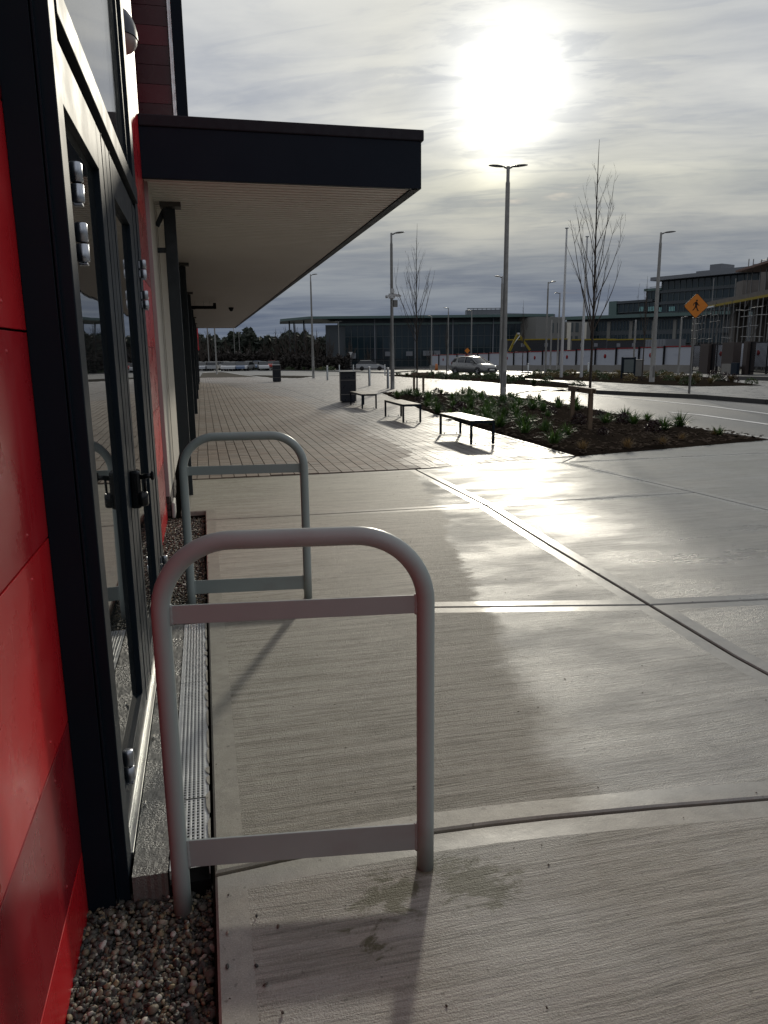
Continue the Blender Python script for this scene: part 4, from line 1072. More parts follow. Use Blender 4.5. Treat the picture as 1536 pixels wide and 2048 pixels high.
RND = mound_mesh('round_shrub', 420, .30, .42, M_purp, .06)
def plant(name, me, loc, s_, label, cat, group, sz=None):
    o = bpy.data.objects.new(name, me); C.objects.link(o); o.location = loc; o.rotation_euler = (0, 0, random.uniform(0, 6.28))
    o.scale = (s_, s_, (sz or s_)); o['label'] = label; o['category'] = cat; o['group'] = group; return o
P0 = []
fixed = [('s',1107,894,1.15,'large green strap-leaved clump at the front left corner of the near bed'),('s',1133,878,.95,'green strap-leaved clump just behind the front left corner clump'),('s',1089,868,1.0,'green strap-leaved clump left of the staked tree at the bed edge'),
 ('s',1086,826,.9,None),('s',1116,820,1.0,None),('s',1154,826,1.0,'green strap-leaved clump between the two posts of the tree stake'),('s',1212,851,1.1,'green strap-leaved clump standing alone right of the tree stake'),
 ('s',1249,845,1.2,'tall green clump behind a purple plant, second right of the stake'),('s',1267,852,1.05,'green clump leaning against the tall one, third right of the stake'),('s',1294,845,.85,'small green clump in the middle right of the bed'),
 ('s',1326,866,1.1,'green clump behind the largest purple plant'),('s',1359,860,1.25,'tallest spiky green clump near the right end of the bed'),('s',1435,876,.8,'small green clump nearest the right tip of the bed'),
 ('p',1104,832,1.0,None),('p',1157,853,1.25,'reddish plant at the foot of the tree stake'),('p',1206,877,.85,'small dark purple plant right of the tree stake'),('p',1246,850,1.1,'dark purple plant below the tall green clump'),('p',1305,869,1.25,'largest dark purple plant, right of the bed middle'),('p',1200,836,.8,None),
 ('t',1255,901,1.1,'upright tan grass tuft at the front edge of the bed'),('t',1166,905,1.1,'faded tan tuft at the front left edge of the bed'),('t',1326,893,1.0,'low tan tuft at the front edge right of the upright one'),('t',1363,884,.9,'tan tuft below the tallest spiky clump'),('t',1428,876,.9,'tan tuft at the foot of the small right-hand clump'),
 ('s',759,796,.9,'dark green clump at the far left tip of the bed, beside the farthest bench'),('s',792,795,.9,None),('s',805,793,.8,None),('s',829,796,.9,None),('s',869,785,.8,None),('s',855,818,1.0,None),('s',874,829,1.1,None),('s',907,820,.95,None),('s',926,791,1.15,None),('s',915,795,.9,None),
 ('s',953,798,.8,None),('s',942,820,.9,None),('s',975,829,1.1,None),('s',981,809,.95,None),('s',1000,860,1.1,'green clump just behind the nearest bench'),('s',1019,798,.9,'green clump at the foot of the two-headed lamp post'),('s',1033,807,.9,None),('s',1049,873,1.1,None),('s',1063,815,1.0,None),('s',1082,812,.9,None),('s',1060,850,.9,None),('s',1008,838,1.0,None),('s',1033,838,.9,None),('s',985,845,.9,None),('s',930,835,1.0,None),('s',900,838,.9,None)]
names = {'s': ('strap_leaved_plant', STR, 'plant', 'green strap-leaved plants in the near bed', 'green strap-leaved clump in the crowded left half of the near bed'),
         'p': ('purple_plant', PUR, 'plant', 'dark purple plants in the near bed', 'dark purple mound in the far part of the near bed'), 't': ('dry_grass_tuft', TAN, 'grass tuft', 'dry tufts along the bed edge', '')}
def put(kind, x, y, z, s_, lab):
    nm, ms, cat, grp, dl = names[kind]
    if not lab:
        refs = [((10.0, 24.5), 'close to the two-headed lamp post'), ((5.2, 13), 'behind the nearest bench'), ((5.3, 16.5), 'behind the middle bench'), ((5.8, 21.5), 'behind the farthest bench'), ((7.5, 27.5), 'by the camera mast and its staked tree'), ((9.6, 19.5), 'along the kerb at the back of the bed'), ((7.4, 14.2), 'left of the nearest tree stake'), ((7.6, 18.5), 'in the crowded middle of the bed'), ((9.4, 14.5), 'right of the nearest tree stake')]
        lab = ('green strap-leaved clump ' if kind == 's' else 'dark purple mound ')+min(refs, key=lambda r_: (r_[0][0]-x)**2+(r_[0][1]-y)**2)[1]
    plant(nm, random.choice(ms), (x, y, z), s_, lab or dl, cat, grp, s_*random.uniform(.9, 1.1)); P0.append((x, y))
for kd, px_, py_, s_, lab in fixed:
    g_ = G(px_, py_); x, y = g_.x, g_.y
    if not inside(x, y, bedP):
        for _ in range(40):
            x += (7.8-x)*.04; y += (18-y)*.04*.5
            if inside(x, y, bedP): break
    put(kd, x, y, g_.z+.03, s_*.78, lab)
tries = 0
while len(P0) < 108 and tries < 6000:
    tries += 1; x, y = random.uniform(5.4, 10), random.uniform(12.6, 28)
    if y < 17 and x > 6.3+.35*(y-12): continue
    if not inside(x, y, bedP) or min((x-a_)**2+(y-b_)**2 for a_, b_ in P0) < .42**2: continue
    if not all(inside(x+dx_, y+dy_, bedP) for dx_, dy_ in ((.2, 0), (-.2, 0), (0, .2), (0, -.2))): continue
    put('p' if random.random() < .22 else 's', x, y, GZ(x, y)+.04, random.uniform(.5, .98), None)
def fill(poly, n, dist, meshes, name, label, group, zoff=.03, sc_=(.8, 1.25)):
    xs = [p[0] for p in poly]; ys = [p[1] for p in poly]; got = []; t_ = 0
    while len(got) < n and t_ < 20000:
        t_ += 1; x, y = random.uniform(min(xs), max(xs)), random.uniform(min(ys), max(ys))
        if not inside(x, y, poly) or (got and min((x-a_)**2+(y-b_)**2 for a_, b_ in got) < dist**2): continue
        got.append((x, y)); plant(name, random.choice(meshes), (x, y, GZ(x, y)+zoff), random.uniform(*sc_), label, 'plant', group)
fill(bed2, 60, .55, LOW, 'low_shrub', 'low green shrub in the narrow bed in front of the silver car', 'low shrubs in the narrow bed')
fill(z3, 85, .6, LOW[:2]+MIX+MIX, 'ground_cover_plant', 'low green and straw-coloured plant in the long bed by the notice board', 'low plants in the long far bed', .13)
for (px_, py_), s_, lab in (((1426,759),1.0,'round dark shrub at the right end of the long bed, left of three'), ((1449,764),.95,'round dark shrub at the right end of the long bed, middle of three'), ((1467,766),.85,'round dark shrub at the right end of the long bed, right of three')):
    g_ = G(px_, py_, .1); plant('round_shrub', RND, g_, s_, lab, 'shrub', 'round shrubs')
bed4 = [tuple(G(*p))[:2] for p in [(430,741),(500,740.5),(560,741),(670,743),(670,741),(560,739),(470,738.5)]]
fill(bed4, 26, .9, LOW+MIX, 'low_shrub', 'low distant shrub on the traffic island beyond the farther bin', 'low shrubs on the far island', .05, (1.3, 2.4))

# ------------------------------------------------------------------ young trees
def young_tree(name, label, base, Ht, fork, spreadang, nb, seed, rt=.035, leader=True, bulk=1.0, group=None, fine=1, sides=5):
    rnd = random.Random(seed)
    t = thing(name, label, 'tree', base, rnd.uniform(0, 6), group)
    q = MB(); pts = []; rs = []; n = 14
    for k in range(n+1):
        f_ = k/n; pts.append(Vector((math.sin(f_*5+seed)*.02*Ht*.3*f_, math.cos(f_*4+seed)*.02*Ht*.3*f_, Ht*f_))); rs.append(rt*(1-f_)**.8+.0035)
    q.tube(pts, rs, 8); obj('trunk', q, M_bark, t)
    q = MB()
    def at_(z):
        f_ = z/Ht*n; i = min(int(f_), n-1); return pts[i].lerp(pts[i+1], f_-i)
    def branch(p, d, L, r_, depth):
        seg = 5 if depth < 2 else 3; P = [p]; D = d.copy()
        for s_ in range(seg):
            D = (D+Vector((rnd.gauss(0, .07), rnd.gauss(0, .07), .09 if depth < 2 else .04))).normalized(); P.append(P[-1]+D*(L/seg))
        q.tube(P, [r_*(1-.8*i/seg) for i in range(seg+1)], sides if depth == 0 else 3, False, False)
        if depth < 2+fine:
            k = int((3.4 if depth == 0 else 2.5)*bulk+rnd.random()*2)
            for j in range(k):
                f_ = rnd.uniform(.2, .95); i = min(int(f_*seg), seg-1); pp = P[i].lerp(P[i+1], f_*seg-i)
                ax = Vector((rnd.gauss(0, 1), rnd.gauss(0, 1), .25)).normalized()
                nd = (D*1.0+ax*rnd.uniform(.35, .6)).normalized()
                branch(pp, nd, L*rnd.uniform(.28, .48)*(1-.3*f_), max(.0019, r_*.40), depth+1)
    for i in range(nb):
        f_ = (i+.3)/nb; z_ = fork+(Ht*.90-fork)*f_**1.25
        a_ = i*2.4+rnd.uniform(-.4, .4); lean = spreadang*rnd.uniform(.75, 1.15)
        d = Vector((math.cos(a_)*math.sin(lean), math.sin(a_)*math.sin(lean), math.cos(lean)))
        L = (Ht-fork)*(.60*(1-f_)**.9+.05)*rnd.uniform(.6, 1.15)
        branch(at_(z_), d, L, rt*(.42*(1-f_)+.10), 0)
    obj('branches', q, M_twig, t); return t
g_ = G(1176, 850); h = ZAT(g_, 1180, 280)-g_.z
young_tree('young_tree', 'bare young tree with a slender leader, staked in the near planting bed', g_, h, h*.31, .42, 25, 3, .028, bulk=.62)
g_ = G(834, 789); h = ZAT(g_, 832, 447)-g_.z
young_tree('young_tree', 'bare young staked tree by the camera mast', g_, h, h*.30, .46, 24, 11, .030, bulk=.6)
for p_, tp, lab, sd_ in (((1283,768),(1284,552),'thin bare tree in the long bed by the notice board',5), ((1044,757),(1047,600),'thin bare tree in the narrow bed right of the two-headed lamp',6),
                      ((893,757),(893,640),'thin bare tree in the narrow bed left of the silver car',8)):
    g_ = G(*p_); h = ZAT(g_, *tp)-g_.z; young_tree('young_tree', lab, g_, h, h*.42, .22, 16, sd_, .032, bulk=.7)
def stake(label, a_, b_, h):
    a_, b_ = Vector(a_), Vector(b_); m_ = (a_+b_)/2; t = thing('tree_stake', label, 'tree stake', (m_.x, m_.y, m_.z), math.atan2(b_.y-a_.y, b_.x-a_.x)); L = (b_-a_).length/2
    for sx in (-1, 1): obj('post', MB().beam((sx*L, 0, -.1), (sx*L*.98, 0, h), .075, .075), M_stake, t)
    obj('cross_rail', MB().box(-L-.10, L+.17, -.075, -.038, h-.10, h+.005, .003), M_stake, t)
    obj('cross_rail', MB().box(-L-.06, L+.10, .038, .06, h-.09, h-.005, .003), M_stake, t)
    obj('tie', MB().box(-.02, .02, -.1, .1, h-.06, h-.02), M_black, t)
g_ = G(1143, 851); g2 = G(1179, 862); stake('brown timber tree stake frame with two posts, nearest to the camera', g_, g2, .82)
g_ = G(828, 790); g2 = G(838, 790); stake('small timber tree stake frame by the camera mast', g_, g_+Vector((.34, -.05, 0)), .80)

# ------------------------------------------------------------------ silver hatchback
M_car = mat('silver_car_paint', (.13, .13, .128), .32, .5, var=.04, coat=.6)
M_carg = glassy('car_glass', (.012, .014, .016), .03, 1.5, .04)
M_tyre = mat('tyre', (.012, .012, .012), .8, var=.2)
M_rim = mat('rim', (.35, .35, .36), .35, .8)
M_hl = mat('headlight_lens', (.55, .57, .58), .1, .2)
M_grille = mat('grille_black', (.008, .008, .009), .3)
def hatchback(label, loc, rz, paint, name='parked_car', group=None):
    t = thing(name, label, 'car', loc, rz, group)
    # stations along x (front = +x): x, half width at sill / belt, z bottom, z belt, z crown of bonnet or boot
    st = [(-1.98,.60,.62,.42,.80,.84),(-1.90,.76,.76,.30,.95,.99),(-1.6,.84,.82,.22,1.00,1.03),(-1.0,.855,.835,.20,.98,1.0),(0,.86,.84,.20,.94,.96),(.7,.86,.83,.20,.91,.94),(1.0,.86,.81,.20,.90,.955),(1.45,.84,.76,.21,.80,.87),(1.8,.78,.66,.24,.68,.74),(1.96,.62,.52,.30,.58,.62),(2.0,.48,.42,.36,.52,.54)]
    q = MB(); q.smooth = True; K = 12
    for x, ws, wb, z0, zb, zc in st:
        ring = [(-ws*.93, z0), (-ws, z0+.10), (-ws*1.0, (z0+zb)*.5), (-wb*1.0, zb-.02), (-wb*.93, zb+.02), (-wb*.5, zc), (wb*.5, zc), (wb*.93, zb+.02), (wb*1.0, zb-.02), (ws*1.0, (z0+zb)*.5), (ws, z0+.10), (ws*.93, z0)]
        for y, z in ring: q.v.append((x, y, z))
    for i in range(len(st)-1):
        for k in range(K): q.face([i*K+k, i*K+(k+1) % K, (i+1)*K+(k+1) % K, (i+1)*K+k])
    q.face(list(range(K))[::-1]); q.face([(len(st)-1)*K+k for k in range(K)])
    # cabin roof and pillars
    cab = [(-1.86,.62,.98,1.02),(-1.55,.60,.98,1.36),(-1.1,.585,.97,1.44),(-.4,.58,.95,1.465),(.15,.57,.94,1.43),(.45,.585,.94,1.31),(1.12,.66,.93,.945)]
    roof = [(-1.62,.57,1.33),(-1.5,.57,1.40),(-1.1,.575,1.445),(-.4,.57,1.468),(.12,.55,1.43),(.28,.54,1.385)]
    b = len(q.v)
    for x, hw, z in roof:
        for y, dz_ in ((-hw, -.035), (-hw*.88, 0), (0, .02), (hw*.88, 0), (hw, -.035)): q.v.append((x, y, z+dz_))
    for i in range(len(roof)-1):
        for k in range(4): q.face([b+i*5+k, b+(i+1)*5+k, b+(i+1)*5+k+1, b+i*5+k+1])
    q.smooth = False
    for s_ in (-1, 1):
        q.beam((1.05, s_*.74, .93), (.26, s_*.54, 1.36), .06, .05); q.beam((-1.80, s_*.74, .99), (-1.58, s_*.56, 1.32), .10, .10); q.beam((-.30, s_*.80, .95), (-.35, s_*.57, 1.42), .07, .03); q.beam((-1.15, s_*.80, .97), (-1.25, s_*.57, 1.40), .16, .03)
    obj('body', q, paint, t)
    g = MB(); g.smooth = True; b = 0
    for x, hw, zb, zt in cab:
        for y, z in ((-hw*1.27, zb), (-hw*.95, zt-.05), (-hw*.75, zt-.02), (hw*.75, zt-.02), (hw*.95, zt-.05), (hw*1.27, zb)): g.v.append((x, y, min(z, zt-.015)))
    for i in range(len(cab)-1):
        for k in range(5): g.face([i*6+k, i*6+k+1, (i+1)*6+k+1, (i+1)*6+k])
    obj('windows', g, M_carg, t)
    for x in (-1.27, 1.26):
        for s_ in (-1, 1):
            w_ = obj('wheel', MB().lathe([(.20, -.10), (.30, -.10), (.315, -.07), (.315, .07), (.30, .10), (.20, .10)], (x, s_*.775, .315), 20, 'y'), M_tyre, t)
            q = MB().lathe([(.0001, s_*.085), (.06, s_*.092), (.20, s_*.07)], (x, s_*.775, .315), 20, 'y')
            for k in range(5):
                a_ = k*1.2566; q.beam((x, s_*.87, .315), (x+.20*math.cos(a_), s_*.875, .315+.20*math.sin(a_)), .05, .015, (0, 1, 0))
            obj('rim', q, M_rim, w_)
            obj('wheel_arch', MB().lathe([(.0001, s_*.088), (.355, s_*.088), (.36, 0)], (x, s_*.775, .335), 20, 'y'), M_grille, t)
    for s_ in (-1, 1):
        obj('headlight', MB().beam((1.66, s_*.70, .73), (1.90, s_*.48, .66), .07, .11), M_hl, t)
        obj('mirror', MB().box(.62, .74, s_*.93-.09, s_*.93+.09, .94, 1.06, .02), paint, t)
        obj('fog_lamp', MB().beam((1.87, s_*.66, .36), (1.94, s_*.52, .36), .05, .12), M_grille, t)
        obj('tail_light', MB().beam((-1.90, s_*.70, .98), (-1.80, s_*.78, .90), .06, .14), mat('tail_red', (.25, .01, .01), .2), t)
        obj('door_handle', MB().box(-.12, .04, s_*.85-.012, s_*.85+.012, .80, .825), paint, t)
    obj('grille', MB().box(1.93, 2.015, -.42, .42, .36, .58, .02), M_grille, t)
    obj('number_plate', MB().box(2.014, 2.03, -.26, .26, .40, .51), mat('plate_white', (.65, .65, .62), .4), t)
    return t
g_ = G(948, 750.5)
hatchback('silver hatchback parked side-on behind the narrow bed, nose to the right', (g_.x, g_.y, g_.z), -YAW-R(54)+.0, M_car)

# cars in the distant car park
cols = [(.40,.41,.42), (.46,.46,.46), (.30,.31,.33), (.05,.05,.06), (.55,.57,.60), (.10,.14,.22), (.35,.04,.03)]
def simple_car(paint):
    t = thing('parked_car', 'x', 'car', (0,0,0), 0)
    q = MB(); prof = [(-2.1,.35),(-2.1,.85),(-1.9,.95),(-.2,.95),(1.3,.88),(2.05,.70),(2.1,.35)]
    b_ = [(x, -.86, z) for x, z in prof]+[(x, .86, z) for x, z in prof]; n = len(prof)
    q.add(b_, [tuple(range(n)), tuple(range(n, 2*n))[::-1]]+[(i, n+i, n+(i+1) % n, (i+1) % n) for i in range(n)])
    q.add([(-1.5,-.66,1.42),(.1,-.66,1.42),(.1,.66,1.42),(-1.5,.66,1.42),(-1.5,-.66,1.46),(.1,-.66,1.46),(.1,.66,1.46),(-1.5,.66,1.46)], [(0,3,2,1),(4,5,6,7),(0,1,5,4),(1,2,6,5),(2,3,7,6),(3,0,4,7)])
    obj('body', q, paint, t)
    q = MB().add([(-2.0,-.80,.94),(.95,-.80,.92),(.95,.80,.92),(-2.0,.80,.94),(-1.5,-.66,1.43),(.1,-.66,1.43),(.1,.66,1.43),(-1.5,.66,1.43)], [(0,1,5,4),(1,2,6,5),(2,3,7,6),(3,0,4,7)])
    obj('windows', q, M_carg, t)
    for x in (-1.3, 1.3):
        for s_ in (-1, 1): obj('wheel', MB().lathe([(.0001, -.11), (.32, -.11), (.32, .11), (.0001, .11)], (x, s_*.78, .32), 10, 'y'), M_tyre, t)
    return t
protos = [simple_car(mat('far_car_paint_%d' % i, c_, .35, .4, var=.03)) for i, c_ in enumerate(cols)]
used = set(); spots = []
cn = ['pale grey', 'white', 'mid grey', 'black', 'light silver', 'dark blue', 'dark red']
for i, px in enumerate(list(range(398, 460, 19)) + list(range(404, 455, 23)) + list(range(462, 520, 18)) + list(range(470, 520, 22)) + list(range(526, 562, 17)) + [580, 600]):
    k = random.choice((0, 1, 1, 4, 2, 0, 1, 4, 3, 5, 6)); D = random.uniform(128, 150)
    lat, _ = F(px, 728, D); p = U*lat + W*D
    rz = R(90)-YAW+random.choice((0, math.pi))+random.uniform(-.25, .25)
    lab = '%s car in the distant car park, number %d from the left under the wooded hill' % (cn[k], i+1)
    lab = '%s car among the close-packed row in the distant car park' % cn[k]
    if k not in used: used.add(k); o = protos[k]; o.location = (p[0], p[1], GZ(p[0], p[1])); o.rotation_euler = (0, 0, rz)
    else: o = dup(protos[k], (p[0], p[1], GZ(p[0], p[1])), rz, lab)
    o['label'] = lab; o['group'] = 'cars in the distant car park'
for k, o in enumerate(protos):
    if k not in used:
        for c_ in children(o): bpy.data.objects.remove(c_)
        bpy.data.objects.remove(o)
used2 = next(iter(used))
lat, _ = F(741, 737, 112); p = U*lat+W*112
dup(protos[used2], (p[0], p[1], GZ(p[0], p[1])), -YAW+R(4), 'lone grey car passing in front of the glass offices')['group'] = 'cars in the distant car park'

# ------------------------------------------------------------------ buildings across the road
class Facade:
    """a building whose front runs from photo column pxA at depth DA to pxB at depth DB"""
    def __init__(s, name, label, pxA, DA, pxB, DB, group=None, cat='building'):
        la, _ = F(pxA, 700, DA); lb, _ = F(pxB, 700, DB)
        s.a = U*la+W*DA; s.b = U*lb+W*DB; s.e = (s.b-s.a)/np.linalg.norm(s.b-s.a); s.n = np.array([-s.e[1], s.e[0], 0])
        if s.n@W < 0: s.n = -s.n
        s.z0 = GZ(s.a[0], s.a[1])
        s.o = thing(name, label, cat, (s.a[0], s.a[1], 0), math.atan2(s.e[1], s.e[0]), group)
    def st(s, px, py=700):
        d = ray(px, py); t = (s.a@s.n)/(d@s.n); p = d*t; return float((p-s.a)@s.e), EYE+float(p[2])
    def box(s, name, px0, px1, py0, py1, y0, y1, m, ref=None, par=None, mb=None):
        ref = ref if ref is not None else (px0+px1)/2
        s0, s1 = s.st(px0)[0], s.st(px1)[0]; zt, zb = s.st(ref, py0)[1], s.st(ref, py1)[1]
        q = mb or MB(); q.box(s0, s1, y0, y1, zb, zt)
        return None if mb else obj(name, q, m, par or s.o)
M_green = mat('green_fascia', (.075, .125, .12), .45, var=.08)
M_slate = mat('slate_panel', (.045, .055, .065), .5, var=.15)
M_pale = mat('pale_cladding', (.17, .168, .158), .65, var=.1)
M_mull = mat('mullion', (.05, .065, .07), .5)
M_roofg = mat('roof_plant_grey', (.16, .17, .19), .7, var=.12)
M_lit = mat('lit_blind', (.22, .42, .42), .6)
# glass offices, left
A = Facade('glass_office_building', 'long dark glass office building with an oversailing flat roof, across the road', 652, 150, 1068, 150)
A.box('core', 690, 1068, 652, 745, .6, 22, M_slate, 800)
def glazing(f, px0, px1, py0, py1, n, ref, rows=1, m=None, dep=.0, mw=.10, rail=True):
    s0, s1 = f.st(px0)[0], f.st(px1)[0]; zt, zb = f.st(ref, py0)[1], f.st(ref, py1)[1]
    for j in range(rows):
        za, zb_ = zb+(zt-zb)*j/rows, zb+(zt-zb)*(j+1)/rows
        for i in range(n):
            a_, b_ = s0+(s1-s0)*i/n, s0+(s1-s0)*(i+1)/n
            w_ = obj('window', MB().box(a_, a_+mw, dep-.14, dep+.1, za, zb_).box(a_+mw, b_, dep-.10, dep+.1, za, za+mw*.8), M_mull, f.o)
            tilt = random.uniform(-.006, .006)
            obj('pane', MB().add([(a_+mw, dep-.02+tilt, za+mw*.8), (b_, dep-.02-tilt, za+mw*.8), (b_, dep+.0-tilt, zb_), (a_+mw, dep+.0+tilt, zb_)], [(0, 1, 2, 3)]), m or M_glassf, w_)
glazing(A, 690, 1068, 649, 745, 30, 800, 4)
A.box('fascia_band', 676, 1068, 646, 650, -.35, .6, M_green, 800)
A.box('recess_band', 676, 1068, 637, 646, .4, 12, M_slate, 800)
A.box('window_wall_end', 652, 690, 650, 745, .05, 14, M_slate, 670)
s0 = A.st(552)[0]; s1 = A.st(622)[0]; s2 = A.st(1100)[0]; zt = A.st(800, 632)[1]; zb = A.st(800, 637)[1]
q = MB(); q.prism([(s1, -2.2), (s2, -2.2), (s2, 22), (s0-2, 22), (s0, 8)], zb, zt); obj('roof_slab', q, M_green, A.o)
for px_, dd in ((570, 8.5), (602, 7), (620, 6), (571, 16)):
    s_ = A.st(px_)[0]; obj('column', MB().box(s_-.14, s_+.14, dd-.1, dd+.2, -1.6, zb), M_slate, A.o)
q = MB()
for k in range(9): s_ = A.st(938+k*9)[0]; q.beam((s_, 3, zt), (s_+.2, 3, zt+1.4), .12, .12)
sA, sB = A.st(936)[0], A.st(1010)[0]; q.box(sA, sB, 2.8, 3.0, zt+1.35, zt+1.5).box(sA, sB, 3.0, 6, zt, zt+1.2)
obj('roof_screen', q, M_roofg, A.o)
for px_ in (750, 830, 905, 985, 1060): s_ = A.st(px_)[0]; obj('downpipe', MB().box(s_-.1, s_+.1, -.5, -.3, -1.6, zb), M_roofg, A.o)
for px0, px1, py0, py1 in ((770,786,703,712),(812,825,703,712),(846,866,702,712),(868,880,702,711),(700,712,705,716)): A.box('ground_floor_panel', px0, px1, py0, py1, -.6, -.25, M_roofg, 800)
# pale middle building
Bm = Facade('pale_office_wing', 'pale grey office wing with narrow slit windows between the glass offices and the green-roofed block', 1068, 146, 1180, 152)
Bm.box('wall', 1068, 1126, 634, 745, -.4, 14, M_pale, 1090); Bm.box('wall', 1126, 1182, 643, 745, 0.4, 14, M_pale, 1150)
Bm.box('roof_plant', 1027, 1147, 624, 634, 6, 16, M_roofg, 1090)
for px0, px1, py0, py1 in ((1098,1103,646,666),(1110,1115,646,666),(1142,1147,645,664),(1152,1158,645,664),(1141,1146,672,682),(1152,1157,672,682)):
    w_ = Bm.box('window', px0, px1, py0, py1, -.46 if px0 < 1126 else .34, .5, M_mull, px0)
Bm.box('stone_pier', 1133, 1141, 645, 745, .1, .5, M_cream, 1137); Bm.box('stone_pier', 1167, 1172, 645, 745, .1, .5, M_cream, 1169)
# green-roofed block
Cg = Facade('green_roofed_block', 'low office block with a green roof edge and tall windows between pale piers', 1126, 158, 1480, 138)
Cg.box('core', 1172, 1480, 643, 745, .7, 16, M_slate, 1200)
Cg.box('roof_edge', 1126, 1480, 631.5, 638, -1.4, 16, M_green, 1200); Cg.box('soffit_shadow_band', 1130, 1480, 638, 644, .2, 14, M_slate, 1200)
for a_, b_ in ((1176,1212),(1219,1256),(1264,1301),(1309,1342),(1350,1384),(1391,1440)):
    glazing(Cg, a_, b_, 644, 663, 6, 1200, 1, M_glassf, .1, .12)
    glazing(Cg, a_, b_, 671, 688, 5, 1200, 1, M_glassf, .1, .12)
for a_ in (1212, 1256, 1301, 1343, 1384): Cg.box('pier', a_, a_+6.5, 644, 745, -.1, .7, M_pale, 1200)
Cg.box('spandrel', 1172, 1480, 663, 671, .02, .7, M_slate, 1200)
# tall stepped block behind
T_ = Facade('tall_stepped_offices', 'tall dark blue glass offices stepping up to the right beneath a broad flat roof edge', 1214, 215, 1520, 180)
T_.box('core', 1311, 1520, 552, 745, .8, 24, M_slate, 1330); T_.box('core', 1283, 1318, 582, 745, .8, 24, M_slate, 1300); T_.box('core', 1229, 1300, 607, 745, .8, 22, M_slate, 1250)
T_.box('stair_tower', 1215, 1230, 603, 640, -.4, 14, M_green, 1222)
T_.box('roof_edge', 1302, 1530, 554, 561, -2.2, 24, M_roofg, 1330); T_.box('parapet', 1229, 1300, 602, 607, -.3, 3, M_slate, 1250); T_.box('parapet', 1282, 1316, 577, 582, -.3, 3, M_green, 1300)
for (a_, b_, t0, t1, n) in ((1316,1515,562,581,16),(1316,1515,586,604,16),(1316,1515,609,626,16),(1286,1312,583,603,3),(1232,1312,609,626,8)):
    glazing(T_, a_, b_, t0, t1, n, 1330 if a_ > 1300 else a_+5, 1, M_glassf, .1, .2)
for t0, t1 in ((581, 586), (604, 609)): T_.box('spandrel', 1314, 1518, t0, t1, -.3, .8, M_slate, 1330)
for a_, b_ in ((1274,1283),(1292,1307),(1313,1321),(1333,1346)):
    for k in range(int((b_-a_)/3)): T_.box('lit_blind', a_+k*3, a_+k*3+1.8, 614, 623, -.06, -.01, M_lit, 1330 if a_ > 1300 else a_)
T_.box('roof_plant', 1329, 1420, 547, 555, 6, 18, M_roofg, 1330); T_.box('roof_plant', 1350, 1470, 541, 549, 7, 18, M_roofg, 1350); T_.box('roof_plant', 1372, 1395, 527, 543, 8, 14, M_roofg, 1372); T_.box('roof_plant', 1464, 1503, 527, 545, 6, 16, M_roofg, 1464)
T_.box('railing', 1287, 1312, 573.5, 574.5, 1, 1.1, M_mull, 1300)

# ------------------------------------------------------------------ unfinished building with scaffolding
M_conc = mat('raw_concrete', (.11, .10, .092), .85, var=.25, vscale=1.5)
M_scaf = mat('scaffold_tube', (.20, .20, .20), .55, .3)
M_yel = mat('yellow_formwork', (.24, .18, .025), .7, var=.25, spec=.2)
M_rust = mat('rusty_deck', (.12, .065, .05), .7, var=.3)
X_ = Facade('unfinished_building', 'concrete frame of an unfinished building wrapped in scaffolding, at the right', 1402, 92, 1560, 68)
X_.box('floor_slab', 1412, 1600, 607, 615, -1.0, 14, M_conc, 1418); X_.box('edge_formwork', 1408, 1600, 615, 619, -1.2, -.9, M_yel, 1418)
X_.box('roof_deck', 1489, 1600, 544, 548, -1.5, 12, M_rust, 1490)
for a_, w_, t0 in ((1425,12,568),(1468,10,530),(1500,9,545),(1530,8,545)): X_.box('column', a_, a_+w_, t0, 612, 2.0, 4.0, M_conc, a_)
for a_, w_ in ((1428,10),(1468,10),(1508,9),(1548,9)): X_.box('column', a_, a_+w_, 615, 745, 1.5, 2.8, M_conc, a_)
X_.box('back_wall', 1425, 1600, 616, 745, 6, 7, M_conc, 1425); X_.box('upper_wall', 1512, 1600, 548, 610, 5, 6, M_rust, 1512)
X_.box('bright_sheet', 1450, 1468, 600, 606, -.6, -.2, mat('pale_sheet', (.6, .62, .62), .5), 1450); X_.box('bright_sheet', 1433, 1446, 613, 616, -1.4, -1.25, mat('pale_sheet', (.6, .62, .62), .5), 1440)
sc0, sc1 = X_.st(1410)[0], X_.st(1600)[0]; rs_ = random.Random(4)
zf = X_.st(1418, 615)[1]; z0_ = -.6
s_ = sc0
while s_ < sc1:
    for y_ in (-1.6, .4): obj('scaffold_pole', MB().tube([(s_+rs_.uniform(-.1, .1), y_, z0_), (s_+rs_.uniform(-.1, .1), y_, zf-.3)], .045, 5, False), M_scaf, X_.o)
    s_ += rs_.uniform(1.1, 1.9)
for z_ in (1.5, 2.6, 3.6, 4.4, 5.1):
    s_ = sc0
    while s_ < sc1:
        L = rs_.uniform(1.5, 3.2)
        if rs_.random() < .75: obj('scaffold_ledger', MB().tube([(s_, -1.65, z_+rs_.uniform(-.1, .1)), (s_+L, -1.65, z_+rs_.uniform(-.1, .1))], .035, 5, False), M_scaf, X_.o)
        if rs_.random() < .5: obj('scaffold_brace', MB().tube([(s_, -1.7, z_), (s_+L*.6, -1.7, z_+rs_.uniform(.8, 1.2))], .03, 5, False), M_scaf, X_.o)
        s_ += L
for a_ in (1426, 1470, 1493, 1502, 1518, 1530):
    s_ = X_.st(a_)[0]; top = X_.st(a_, {1493: 523, 1502: 523, 1518: 524, 1530: 520}.get(a_, 560))[1]
    obj('scaffold_pole', MB().tube([(s_, -.5, zf), (s_, -.5, top)], .05, 5, False), M_scaf, X_.o)
